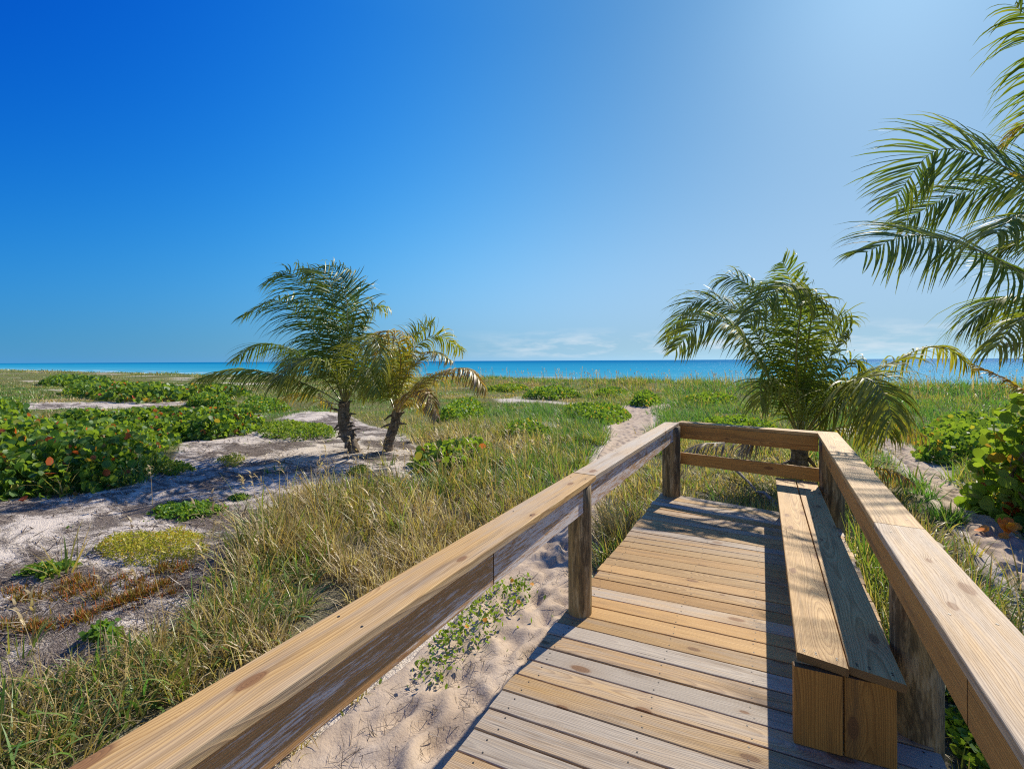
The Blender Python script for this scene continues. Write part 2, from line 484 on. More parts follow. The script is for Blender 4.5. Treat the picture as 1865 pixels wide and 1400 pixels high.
# bare sand where the dune is open, litter in the hollow, roots and soil where grass stands
soft = fbm(X, Y, .8, 11)
veg = np.where(in_sand, 0.0, 1.0) * sstep(.0, .35, pd)
patch = sstep(.73, .79, fbm(X, Y * 1.6, .17, 21)) * (dd > 13) * sstep(3, -7, X + .12 * Y + 2)
veg = veg * (1 - .95 * patch)
veg = veg * sstep(56, 50, Y)
litter = np.where(in_sand, .45 + .75 * soft, 0.0) + patch * .12
me = np_mesh('ground', np.stack([X.ravel(), Y.ravel(), Z.ravel()], 1), [grid_faces(len(xs), len(ys))], {'veg': veg.ravel(), 'litter': litter.ravel()}, True)
o = link('ground', me, M['ground']); tag(o, kind='structure')


def path_sheet(name, line, seed):
    xs = np.arange(min(p[0] - p[2] for p in line) - .3, max(p[0] + p[2] for p in line) + .3, .035)
    ys = np.arange(line[0][1], line[-1][1] + .3, .035)
    X, Y = np.meshgrid(xs, ys, indexing='ij')
    d = dist_line(line, X, Y) + 0.22 * (fbm(X, Y, .9, 5) - .5)
    Z = g(X, Y) + .012 + .035 * (fbm(X, Y, 1.6, 3) - .5) * sstep(30, 12, np.hypot(X, Y)) - .16 * sstep(-.02, .16, d) + .03 * sstep(-.25, 0, d)
    Z += .03 * (fbm(X, Y, 3.2, seed) - .5) + .022 * (fbm(X, Y, 9, seed + 3) - .5)
    rg = np.random.default_rng(seed)
    for _ in range(520):                                    # footprints: a dent with a raised rim
        q = line[rg.integers(0, len(line) - 1)]; k = rg.integers(0, len(line) - 1); f = rg.random()
        cx = line[k][0] + f * (line[k + 1][0] - line[k][0]) + rg.normal(0, .3); cy = line[k][1] + f * (line[k + 1][1] - line[k][1])
        a = rg.normal(1.6, .5); L, W = rg.uniform(.10, .15), rg.uniform(.045, .065)
        i0, i1 = np.searchsorted(xs, (cx - .4, cx + .4)); j0, j1 = np.searchsorted(ys, (cy - .4, cy + .4))
        if i1 <= i0 or j1 <= j0: continue
        dx, dy = X[i0:i1, j0:j1] - cx, Y[i0:i1, j0:j1] - cy
        r2 = ((dx * math.cos(a) + dy * math.sin(a)) / L) ** 2 + ((-dx * math.sin(a) + dy * math.cos(a)) / W) ** 2
        Z[i0:i1, j0:j1] += -.024 * np.exp(-r2 * 1.1) + .009 * np.exp(-(np.sqrt(r2) - 1.7) ** 2 * 2.5)
    keep = d < .22
    kf = keep[:-1, :-1] & keep[1:, :-1] & keep[:-1, 1:] & keep[1:, 1:]
    V = np.stack([X.ravel(), Y.ravel(), Z.ravel()], 1)
    F = grid_faces(len(xs), len(ys), kf)
    used = np.unique(F); idx = np.full(len(V), -1); idx[used] = np.arange(len(used))
    me = np_mesh(name, V[used], [idx[F]], None, True)
    o = link(name, me, M['sand']); tag(o, kind='structure')


path_sheet('sand_path', PATH_L, 31)
path_sheet('sand_trail', PATH_R, 47)

xs = np.array([-40000, -8000, -2000, -500, 0, 500, 2000, 8000, 40000.]); ys = np.array([70, 130, 200, 400, 1000, 3000, 10000, 45000.])
X, Y = np.meshgrid(xs, ys, indexing='ij')
o = link('sea', np_mesh('sea', np.stack([X.ravel(), Y.ravel(), np.full(X.size, -4.6)], 1), [grid_faces(len(xs), len(ys))]), M['sea'])
tag(o, kind='structure')


# ------------------------------------------------------------------ carpentry
def board(name, parent, c, L, W, T, rot=(0, 0, 0), mat='wood', weather=.5, tone=.5, taper=0.0, skew=(0, 0), bow=0.0, screws=(), bev=.004, miter=(0, 0), label=None, warm=0.0):
    """a plank with its length on local X; skew shifts the ends, screws lists (x, y) on the top face"""
    nx = max(2, int(L / .25))
    bm = bmesh.new()
    rings = []
    for i in range(nx + 1):
        f = i / nx; x = (f - .5) * L
        w = W * (1 + taper * (f - .5)) / 2; b = bow * math.sin(math.pi * f)
        prof = [(-w, -T / 2 + bev), (-w, T / 2 - bev), (-w + bev * .35, T / 2 - bev * .35), (-w + bev, T / 2), (w - bev, T / 2), (w - bev * .35, T / 2 - bev * .35), (w, T / 2 - bev), (w, -T / 2 + bev), (w - bev, -T / 2), (-w + bev, -T / 2)]
        ring = []
        for (y, z) in prof:
            xx = x
            if i == 0: xx += miter[0] * y
            if i == nx: xx += miter[1] * y
            if i in (0, nx) and abs(z) > T / 2 - bev * .5: xx -= math.copysign(bev * .6, x)
            ring.append(bm.verts.new((xx, y + b, z)))
        rings.append(ring)
    n = len(rings[0])
    for a, b_ in zip(rings[:-1], rings[1:]):
        for k in range(n):
            bm.faces.new((a[k], b_[k], b_[(k + 1) % n], a[(k + 1) % n]))
    bm.faces.new(rings[0]); bm.faces.new(list(reversed(rings[-1])))
    bmesh.ops.recalc_face_normals(bm, faces=bm.faces)
    for (x, y) in screws:
        vs = [bm.verts.new((x + .0045 * math.cos(k * math.pi / 4), y + .0045 * math.sin(k * math.pi / 4), T / 2 + .0012)) for k in range(8)]
        f = bm.faces.new(vs); f.material_index = 1
        lo = [bm.verts.new((v.co.x * 1.0, v.co.y, T / 2 - .002)) for v in vs]
        for k in range(8):
            q = bm.faces.new((vs[k], lo[k], lo[(k + 1) % 8], vs[(k + 1) % 8])); q.material_index = 1
    me = bpy.data.meshes.new(name); bm.to_mesh(me); bm.free()
    o = link(name, me, [M[mat], M['screw']] if screws else M[mat], parent)
    o.location = c; o.rotation_euler = rot
    o['weather'] = weather; o['tone'] = tone
    o['warm'] = warm; o['figure'] = 1.0 if name == 'seat_board' else 0.0
    o['knots'] = 1.0 if name in ('rail_cap', 'seat_board') else 0.0
    if label: o['label'] = label
    return o


def pile(parent, x, y, z0, z1, r, seed, tone=.5, weather=.45, flat=0.0):
    """a round post; its length is on local X, as on the planks"""
    rg = random.Random(seed)
    n, m = 28, 14; L = z1 - z0
    V, Fq = [], []
    for i in range(m + 1):
        f = i / m
        for k in range(n):
            a = 2 * math.pi * k / n
            rr = r * (1 + .025 * mnoise.noise(Vector((math.cos(a) * 1.3, math.sin(a) * 1.3, f * 3 + seed))))
            rr *= .985 if i in (0, m) else 1
            V.append(((f - .5) * L, rr * math.cos(a), rr * math.sin(a)))
    for i in range(m):
        for k in range(n):
            Fq.append((i * n + k, i * n + (k + 1) % n, (i + 1) * n + (k + 1) % n, (i + 1) * n + k))
    me = bpy.data.meshes.new('post')
    me.from_pydata(V, [], Fq + [tuple(range(n))[::-1], tuple(range(m * n, m * n + n))]); me.update()
    me.polygons.foreach_set('use_smooth', [len(p.vertices) == 4 for p in me.polygons])
    o = link('post', me, M['post'], parent)
    o.location = (x, y, (z0 + z1) / 2); o.rotation_euler = (rg.uniform(0, 6), R(-90), 0)
    o['weather'] = weather; o['tone'] = tone
    return o


XL, XR = -1.245, 0.665
def y_left(s):   # s counts boards from the far end
    return s
# board lines: y on the left edge, and how much further the line has gone by the right of the deck
SL = [(-3, .10), (1.6, .125), (2.8, .12), (4.2, .13), (4.65, .075), (5.2, .02), (5.6, -.05), (6.13, -.095), (7, -.095)]
def slope(y):
    for (a, sa), (b, sb) in zip(SL[:-1], SL[1:]):
        if a <= y <= b: return sa + (sb - sa) * (y - a) / (b - a)
    return SL[-1][1]

deck = empty('boardwalk_deck', (-.3, 3, 0), 0, 'weathered timber boardwalk platform of narrow crosswise planks above the sand', 'deck')
rg = random.Random(5)
yb = 6.135
W0 = .1415
while yb > -1.6:
    y0, y1 = yb - W0, yb
    s0, s1 = slope(y0), slope(y1)
    Lx = XR - XL
    wl = W0; wr = (y1 + s1 * Lx) - (y0 + s0 * Lx)
    ymid = (y0 + y1) / 2; sm = (s0 + s1) / 2
    gap = rg.choice((.004, .005, .006, .009)) + (.004 if ymid < 2.9 else 0)
    jl, jr = rg.uniform(-.014, .01), rg.uniform(-.012, .012)
    L = (Lx + jr - jl) * math.sqrt(1 + sm * sm)
    cx = (XL + jl + XR + jr) / 2; cy = ymid + sm * (cx - XL)
    wm = (wl + wr) / 2 - gap
    xe = [(-L / 2 + .10), (-L / 2 + .72), (L / 2 - .75), (L / 2 - .07)]
    sc = [(x + rg.uniform(-.012, .012), q * (wm / 2 - .028) + rg.uniform(-.006, .006)) for x in xe for q in (-1, 1)]
    gl = rg.random()
    gw = (.66 if ymid < 1.9 else .52 if ymid < 3 else .24) + rg.uniform(-.30, .60)
    board('deck_board', deck, (cx + .3, cy - 3, -.019 + rg.uniform(-.0015, .0015)), L, wm, .038, (rg.uniform(-.004, .004), 0, math.atan(sm)), 'wood',
          max(0, min(1, gw)),   .44 + rg.uniform(-.20, .18), (wr - wl) / W0 * .9, bow=rg.uniform(-.003, .003), screws=sc, warm=max(0.0, rg.uniform(-.35, .48)),
          miter=(math.tan(-math.atan(sm)) * -1, math.tan(-math.atan(sm)) * -1))
    yb -= W0
for x in (XL + .07, -.32, XR - .09):
    board('joist', deck, (x + .3, -.75, -.038 - .094), 7.5 if x > XL + .1 else 7.5, .05, .186, (0, 0, R(90)), 'post', .4, .45)

rail = empty('wooden_railing', (-.3, 6, 0), 0, 'broad capped timber railing on round posts around three sides of the boardwalk', 'railing')
RO = Vector((.3, -6, 0))
ZC = .945; TC = .038; HB = .185
def rboard(name, a, b, W, T, zc, upright, **kw):
    """plank from a to b (plan points on its centre line); upright planks stand on edge"""
    a = Vector((*a, 0)); b = Vector((*b, 0)); d = b - a
    yaw = math.atan2(d.y, d.x)
    c = (a + b) / 2 + RO; c.z = zc
    return board(name, rail, c, d.length, W, T, (R(90) if upright else 0, 0, yaw), **kw)

# left: cap in two boards, set a little askew at the joint
capsc = lambda L: [(x * L, y) for x in (-.48, -.22, .05, .3, .48) for y in (-.055, .055)]
rboard('rail_cap', (-1.158, -1.6), (-1.166, 3.055), .182, TC, ZC - TC / 2, False, weather=.42, tone=.60, screws=capsc(4.6))
rboard('rail_cap', (-1.166, 3.059), (-1.105, 6.165), .174, TC, ZC - TC / 2 + .001, False, weather=.72, tone=.60, screws=capsc(3.0), miter=(0, -.42))
zb = ZC - TC - HB / 2 + .004
rboard('rail_board', (-1.135, -1.6), (-1.139, 1.745), HB, .038, zb - .004, True, mat='flaked', weather=.25, tone=.52, label='brown rail board with flaking white weathering')
rboard('rail_board', (-1.139, 1.749), (-1.075, 6.10), HB, .038, zb - .004, True, mat='flaked', weather=.50, tone=.56, label='silvery rail board with rusty brown patches')
# end
rboard('rail_cap', (-1.035, 6.305), (.565, 6.115), .178, TC, ZC - TC / 2 - .002, False, weather=.25, tone=.45, screws=capsc(1.6))
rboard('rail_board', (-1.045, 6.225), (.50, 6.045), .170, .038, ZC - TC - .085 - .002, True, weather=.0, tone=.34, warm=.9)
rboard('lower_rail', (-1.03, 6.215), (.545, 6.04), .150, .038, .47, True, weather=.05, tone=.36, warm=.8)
# right
rboard('rail_cap', (.568, 2.875), (.592, 6.20), .2, TC, ZC - TC / 2, False, weather=.15, tone=.56, screws=capsc(3.2))
rboard('rail_cap', (.562, -1.6), (.568, 2.871), .2, TC, ZC - TC / 2 + .001, False, weather=.66, tone=.58, screws=capsc(4.4))
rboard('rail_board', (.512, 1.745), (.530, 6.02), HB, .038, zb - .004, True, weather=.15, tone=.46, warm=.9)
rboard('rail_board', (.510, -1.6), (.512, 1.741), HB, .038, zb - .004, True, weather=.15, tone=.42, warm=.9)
for (x, y, r, sd, tn) in ((-1.155, 2.935, .083, 3, .55), (-1.10, 6.075, .115, 8, .42), (.60, 5.83, .112, 12, .34), (.615, 2.80, .098, 21, .52), (-1.155, -.25, .085, 31, .5), (.62, -.3, .095, 37, .5)):
    pile(rail, x + .3, y - 6, -1.1, ZC - TC - .003, r, sd, tn)

bench = empty('plank_bench', (.295, 4.2, 0), 0, 'long low bench of two thick planks along the right railing', 'bench')
B0 = Vector((-.295, -4.2, 0))
ZS = .402
bsc = lambda L: [(x * L, y) for x in (-.494, -.49, .49) for y in (-.06, .02, .065)]
for x, we, tn in ((.194, .05, .60), (.394, .03, .58)):
    board('seat_board', bench, Vector((x, 4.215, ZS - .02)) + B0, 3.53, .193, .038, (0, 0, R(90.6 if x < .3 else 90.5)), 'wood', we, tn, screws=bsc(3.5), miter=(.13, .0))
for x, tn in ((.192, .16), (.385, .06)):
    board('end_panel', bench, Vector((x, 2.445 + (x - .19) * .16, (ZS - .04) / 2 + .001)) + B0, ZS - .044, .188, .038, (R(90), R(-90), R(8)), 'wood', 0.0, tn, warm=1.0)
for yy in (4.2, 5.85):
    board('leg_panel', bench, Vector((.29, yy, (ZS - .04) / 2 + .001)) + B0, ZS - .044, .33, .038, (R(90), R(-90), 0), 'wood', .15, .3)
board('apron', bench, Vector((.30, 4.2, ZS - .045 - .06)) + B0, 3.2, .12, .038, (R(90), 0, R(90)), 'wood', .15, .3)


# ------------------------------------------------------------------ blades and leaves in bulk
def blades(P, H, W, az, lean, curl, tint, seg, twist=None):
    """P (n,3) feet; returns verts, quads, attrs for n tapered arching strips"""
    n = len(P); K = seg + 1
    s = np.linspace(0, 1, K)[None, :]
    th = lean[:, None] + curl[:, None] * s ** 1.3                    # angle from the vertical along the blade
    dl = H[:, None] / seg
    dx = np.sin(th) * dl; dz = np.cos(th) * dl
    rx = np.concatenate([np.zeros((n, 1)), np.cumsum(.5 * (dx[:, 1:] + dx[:, :-1]), 1)], 1)
    rz = np.concatenate([np.zeros((n, 1)), np.cumsum(.5 * (dz[:, 1:] + dz[:, :-1]), 1)], 1)
    ca, sa = np.cos(az)[:, None], np.sin(az)[:, None]
    tw = az + math.pi / 2 + (twist if twist is not None else 0)
    wx, wy = np.cos(tw)[:, None], np.sin(tw)[:, None]
    w = W[:, None] * .5 * np.clip(1.05 - s ** 1.8, .06, 1)
    cx = P[:, 0:1] + rx * ca; cy = P[:, 1:2] + rx * sa; cz = P[:, 2:3] + rz
    V = np.empty((n, K, 2, 3))
    V[:, :, 0, 0] = cx - wx * w; V[:, :, 1, 0] = cx + wx * w
    V[:, :, 0, 1] = cy - wy * w; V[:, :, 1, 1] = cy + wy * w
    V[:, :, 0, 2] = cz; V[:, :, 1, 2] = cz
    base = (np.arange(n) * K * 2)[:, None] + (np.arange(seg) * 2)[None, :]
    base = base.ravel()
    Fq = np.stack([base, base + 1, base + 3, base + 2], 1)
    T = np.clip(tint[:, None] + .10 * (s - .4), 0, 1)
    T = np.repeat(T[:, :, None], 2, 2).ravel()
    return V.reshape(-1, 3), Fq, T


class Bulk:
    def __init__(s): s.V, s.F, s.T, s.n = [], [], [], 0
    def add(s, V, F, T):
        s.V.append(V); s.F.append(F + s.n); s.T.append(T); s.n += len(V)
    def mesh(s, name, smooth=False):
        by = {}
        for f in s.F: by.setdefault(f.shape[1], []).append(f)
        return np_mesh(name, np.concatenate(s.V), [np.concatenate(v) for v in by.values()], {'tint': np.concatenate(s.T)}, smooth)


def leaf_discs(C, N, size, roll, tint, k=7, cup=.12, aspect=1.0):
    """round leaves: centres C, normals N (n,3)"""
    n = len(C)
    N = N / np.linalg.norm(N, axis=1, keepdims=True)
    ref = np.where(np.abs(N[:, 2:3]) > .9, np.array([[1., 0, 0]]), np.array([[0, 0, 1.]]))
    U = np.cross(ref, N); U /= np.linalg.norm(U, axis=1, keepdims=True)
    Wv = np.cross(N, U)
    cr, sr = np.cos(roll)[:, None], np.sin(roll)[:, None]
    U, Wv = U * cr + Wv * sr, -U * sr + Wv * cr
    a = np.arange(k) / k * 2 * math.pi
    rim = (C[:, None, :] + size[:, None, None] * (U[:, None, :] * (np.cos(a) * aspect)[None, :, None] + Wv[:, None, :] * np.sin(a)[None, :, None]
           + N[:, None, :] * (cup * np.abs(np.sin(a)) ** 1.5)[None, :, None]))
    V = np.concatenate([C[:, None, :], rim], 1)
    b = (np.arange(n) * (k + 1))[:, None]
    i = np.arange(k)
    F = np.stack([np.broadcast_to(b, (n, k)), b + 1 + i[None, :], b + 1 + ((i + 1) % k)[None, :]], 2).reshape(-1, 3)
    return V.reshape(-1, 3), F, np.repeat(tint, k + 1)


# ------------------------------------------------------------------ palms
def bez(pts, n):
    """smooth curve through the points (Catmull-Rom)"""
    P = [Vector(p) for p in pts]
    P = [P[0] * 2 - P[1]] + P + [P[-1] * 2 - P[-2]]
    out = []
    segs = len(P) - 3
    for i in range(n + 1):
        u = i / n * segs; k = min(int(u), segs - 1); t = u - k
        a, b, c, d = P[k:k + 4]
        out.append(.5 * ((2 * b) + (c - a) * t + (2 * a - 5 * b + 4 * c - d) * t * t + (3 * b - a - 3 * c + d) * t ** 3))
    # even spacing
    L = [0]
    for a, b in zip(out[:-1], out[1:]): L.append(L[-1] + (b - a).length)
    tot = L[-1]
    arr = np.array(out); tt = np.linspace(0, tot, n + 1)
    return np.stack([np.interp(tt, L, arr[:, k]) for k in range(3)], 1), tot


WIND = np.array([-RGT[0], -RGT[1], 0]) * .35


def frond_mesh(pts, leaf_len, tint, n=56, twist=0.0, droop=1.0, width=.035, start=.21, ang=1.0, seed=0, ragged=.1, origin=(0, 0, 0), wind=1.0, rw=.022, fold=.25):
    rg = np.random.default_rng(seed)
    C, tot = bez(pts, 40)
    C = C - np.array(origin)[None, :]
    T = np.gradient(C, axis=0); T /= np.linalg.norm(T, axis=1, keepdims=True)
    span = C[-1] - C[0]
    B = np.cross(span, [0, 0, 1.0]); B /= max(np.linalg.norm(B), 1e-6)
    blk = Bulk()
    # rachis: a four-sided tapering tube
    V = []
    for i in range(41):
        f = i / 40; r = rw * (1.0 - .9 * f) * (1.5 if f < .05 else 1)
        Nn = np.cross(B, T[i]); Nn /= np.linalg.norm(Nn)
        for a in range(5):
            an = a / 5 * 2 * math.pi
            V.append(C[i] + r * (math.cos(an) * 1.3 * B + math.sin(an) * .8 * Nn))
    V = np.array(V)
    Fq = np.array([(i * 5 + a, i * 5 + (a + 1) % 5, (i + 1) * 5 + (a + 1) % 5, (i + 1) * 5 + a) for i in range(40) for a in range(5)])
    blk.add(V, Fq, np.full(len(V), min(1, tint * .9 + .1)))
    nr = len(Fq)
    seg = 5; K = seg + 1
    n = int(n * 1.5); leaf_len *= 1.50; width *= .90
    f = np.repeat(start + (1 - start) * (np.arange(n) + .5) / n, 2)
    side = np.tile([1.0, -1.0], n)
    f = np.clip(f + rg.normal(0, .004, 2 * n), start, .998)
    keep = rg.random(2 * n) > ragged
    f, side = f[keep], side[keep]
    m = len(f)
    ix = f * 40; i0 = np.minimum(ix.astype(int), 39); fr = (ix - i0)[:, None]
    O = C[i0] * (1 - fr) + C[i0 + 1] * fr; TT = T[i0] * (1 - fr) + T[i0 + 1] * fr
    NB = np.cross(B[None, :], TT); NB /= np.linalg.norm(NB, axis=1, keepdims=True)
    tw = twist + rg.normal(0, .06, m)
    S = np.cos(tw)[:, None] * B + np.sin(tw)[:, None] * NB
    Nm = np.cross(TT, S)
    u = (f - start) / (1 - start)
    ln = leaf_len * (.50 + .55 * np.sin(np.pi * np.clip(u * .78 + .14, 0, 1))) * rg.uniform(.72, 1.12, m) * (1 - .5 * u ** 8)
    al = ang * (1.15 - .36 * u) + rg.normal(0, .10, m)
    D = np.cos(al)[:, None] * TT + np.sin(al)[:, None] * S * side[:, None] + fold * Nm * (.9 + .3 * rg.random(m))[:, None] * np.sign(Nm[:, 2:3] + 1e-3) * (1 - u[:, None] * .5)
    D /= np.linalg.norm(D, axis=1, keepdims=True)
    wd = TT - (TT * D).sum(1, keepdims=True) * D; wd /= np.linalg.norm(wd, axis=1, keepdims=True)
    rot = rg.normal(.1, .45, m) * side
    nn = np.cross(D, wd)
    wd = wd * np.cos(rot)[:, None] + nn * np.sin(rot)[:, None]
    P = O.copy(); Vl = np.empty((m, K, 2, 3))
    dr = droop * rg.uniform(.5, 1.5, m)[:, None]
    for k in range(K):
        s = k / seg
        w = width * rg.uniform(.9, 1.1) * (.55 + .45 * min(1, s * 4)) * max(.05, 1 - s ** 3.5) * .5
        Vl[:, k, 0] = P - wd * w; Vl[:, k, 1] = P + wd * w
        D = D + np.array([0, 0, -1.0]) * dr * .70 * (.25 + 1.2 * s * s) + WIND[None, :] * wind * (.2 + s) * rg.uniform(.4, 1.2, (m, 1))
        D /= np.linalg.norm(D, axis=1, keepdims=True)
        P = P + D * (ln / seg)[:, None]
    base = (np.arange(m) * K * 2)[:, None] + (np.arange(seg) * 2)[None, :]
    base = base.ravel()
    Fl = np.stack([base, base + 1, base + 3, base + 2], 1)
    tt = np.clip(tint + rg.normal(0, .07, m) + .1 * (u - .5) * tint * 2, 0, 1)
    Tl = np.clip(tt[:, None] + np.linspace(0, .22, K)[None, :] ** 1.2 * (.5 + tint), 0, 1)
    blk.add(Vl.reshape(-1, 3), Fl, np.repeat(Tl[:, :, None], 2, 2).ravel())
    fm = np.zeros(nr + len(Fl), int); fm[:nr] = 1
    me = np_mesh('frond', np.concatenate(blk.V), [np.concatenate(blk.F)], {'tint': np.concatenate(blk.T)}, False, fm)
    return me


def trunk_mesh(pts, r0, r1, origin, seed, boots=14):
    rg = np.random.default_rng(seed)
    C, L = bez(pts, 26); C = C - np.array(origin)
    n = 18; V, F = [], []
    for i in range(27):
        f = i / 26; r = r0 + (r1 - r0) * f; r *= 1 + .35 * max(0, 1 - f * 7) + .05 * math.sin(f * L * 40)
        for k in range(n):
            a = 2 * math.pi * k / n
            q = r * (1 + .22 * (mnoise.noise(Vector((math.cos(a) * 1.5, math.sin(a) * 1.5, f * 7 + seed)))))
            V.append(C[i] + np.array([q * math.cos(a), q * math.sin(a), 0]))
    for i in range(26):
        for k in range(n): F.append((i * n + k, i * n + (k + 1) % n, (i + 1) * n + (k + 1) % n, (i + 1) * n + k))
    F.append(tuple(range(26 * n, 27 * n)))
    # old leaf bases and hanging fibre
    for b in range(boots):
        f = rg.uniform(.25, 1.0); c = C[int(f * 26)]; a = rg.uniform(0, 6.28); r = (r0 + (r1 - r0) * f) * .85
        o = c + np.array([r * math.cos(a), r * math.sin(a), 0]); up = rg.uniform(-.6, 1.0)
        d = np.array([math.cos(a) * .75, math.sin(a) * .75, up]); d /= np.linalg.norm(d)
        sd = np.array([-math.sin(a), math.cos(a), 0]); ln = rg.uniform(.10, .28); w = rg.uniform(.04, .075)
        k0 = len(V); nn = np.cross(d, sd)
        for s, ww, tk in ((0, w, .03), (.5, w * .7, .022), (1, w * .3, .012)):
            p = o + d * ln * s + np.array([0, 0, -.08]) * s * s
            for (e, h) in ((-1, -1), (1, -1), (1, 1), (-1, 1)): V.append(p + sd * ww * e + nn * tk * h)
        for s in range(2):
            for k in range(4):
                a0 = k0 + s * 4
                F.append((a0 + k, a0 + (k + 1) % 4, a0 + 4 + (k + 1) % 4, a0 + 4 + k))
        F.append((k0 + 8, k0 + 9, k0 + 10, k0 + 11))
    me = bpy.data.meshes.new('trunk'); me.from_pydata([tuple(v) for v in V], [], F); me.update()
    me.polygons.foreach_set('use_smooth', [True] * len(me.polygons))
    return me


def palm(label, base_px, d, trunk_pts, r0, r1, conv, fronds, leaf_len, seed, boots=14, group=None, width=.036, base=None):
    """trunk_pts and fronds in the photograph's pixels (after conv), each with a depth offset from d"""
    b = base if base is not None else G(*base_px)
    root = empty('coconut_palm', b, 0, label, 'palm tree', group)
    def w(p):
        x, y = conv(p[0], p[1]); return at(x, y, d + (p[2] if len(p) > 2 else 0))
    if trunk_pts:
        tp = [b - Vector((0, 0, .15))] + [w(p) for p in trunk_pts]
        link('trunk', trunk_mesh(tp, r0, r1, b, seed, boots), M['bark'], root)
    for i, fr in enumerate(fronds):
        pts = [w(p) for p in fr['p']]
        kw = {k: v for k, v in fr.items() if k not in ('p', 'tint', 'len', 'label')}
        me = frond_mesh(pts, fr.get('len', leaf_len), fr.get('tint', .2), seed=seed * 100 + i, origin=b, width=kw.pop('width', width), **kw)
        o = link('frond', me, [M['frond'], M['rachis']], root)
        if 'label' in fr: o['label'] = fr['label']
    return root


# the pair of young palms on the left; frond points read from an enlargement (x3.33 from 350,460)
cA = lambda x, y: (350 + x / 3.3304, 460 + y / 3.3304)
dA = G(650, 826); dA = dA.x * FWD[0] + dA.y * FWD[1]
A0 = (925, 930)
FA = [
    dict(p=[A0, (760, 830, -.5), (520, 745, -.9), (260, 705, -1.2), (30, 765, -1.4)], tint=.28, len=.62, droop=1.3, n=70),
    dict(p=[A0, (780, 740, .1), (600, 590, .3), (420, 555, .5), (255, 650, .6)], tint=.18, len=.66, droop=1.2, n=62),
    dict(p=[A0, (870, 740, -.5), (770, 645, -.9), (640, 670, -1.3), (520, 770, -1.6)], tint=.38, len=.72, droop=1.4, n=60),
    dict(p=[A0, (790, 560, .2), (640, 360, .4), (500, 290, .5), (315, 375, .7)], tint=.18, len=.75, droop=1.1, twist=.5, n=66),
    dict(p=[A0, (820, 460, .4), (700, 230, .7), (590, 125, .9), (460, 165, 1.1)], tint=.14, len=.82, droop=.9, twist=.7, n=66),
    dict(p=[A0, (890, 480, -.2), (850, 230, -.3), (790, 110, -.3), (700, 110, -.3)], tint=.2, len=.8, droop=.9, twist=.9, n=64),
    dict(p=[A0, (940, 520, -.2), (935, 280, -.2), (900, 160, 0), (840, 80, .1)], tint=.18, len=.75, droop=.7, twist=.8, n=60),
    dict(p=[A0, (960, 560, .3), (1000, 350, .5), (1020, 230, .6), (1040, 215, .7)], tint=.15, len=.72, droop=.6, twist=.9, n=56),
    dict(p=[A0, (1000, 600, .1), (1060, 420, .2), (1110, 330, .3), (1180, 335, .4)], tint=.35, len=.62, droop=1.1, twist=.3, n=54),
    dict(p=[A0, (990, 660, -.5), (1070, 520, -1.0), (1130, 560, -1.3), (1150, 720, -1.5)], tint=.42, len=.66, droop=1.4, n=54),
    dict(p=[A0, (860, 700, .5), (740, 600, 1.0), (640, 600, 1.4), (560, 690, 1.8)], tint=.16, len=.68, droop=1.3, n=54),
    dict(p=[A0, (990, 760, .3), (1060, 650, .6), (1130, 670, .9), (1180, 820, 1.1)], tint=.3, len=.62, droop=1.4, n=50),
    dict(p=[A0, (1000, 780, -.3), (1050, 700, -.6), (1090, 740, -.9), (1110, 850, -1.1)], tint=.3, len=.55, droop=1.5, n=44),
    dict(p=[A0, (800, 900, .2), (720, 860, .3), (640, 850, .4), (560, 880, .4)], tint=.62, len=.45, droop=1.2, n=30, ragged=.4),
    dict(p=[(905, 960), (860, 950, -.15), (800, 880, -.25), (770, 850, -.3)], tint=.97, len=.2, droop=1.4, n=10, ragged=.6, label='dry broken frond stalk'),
]
palm('taller dark green coconut palm of the left pair, with swept fronds', (650, 826), dA,
     [(960, 1140), (925, 1050), (920, 960), (925, 900)], .165, .13, cA, FA, .7, 3, 26, 'young coconut palms on the dune')
B0_ = (1235, 985)
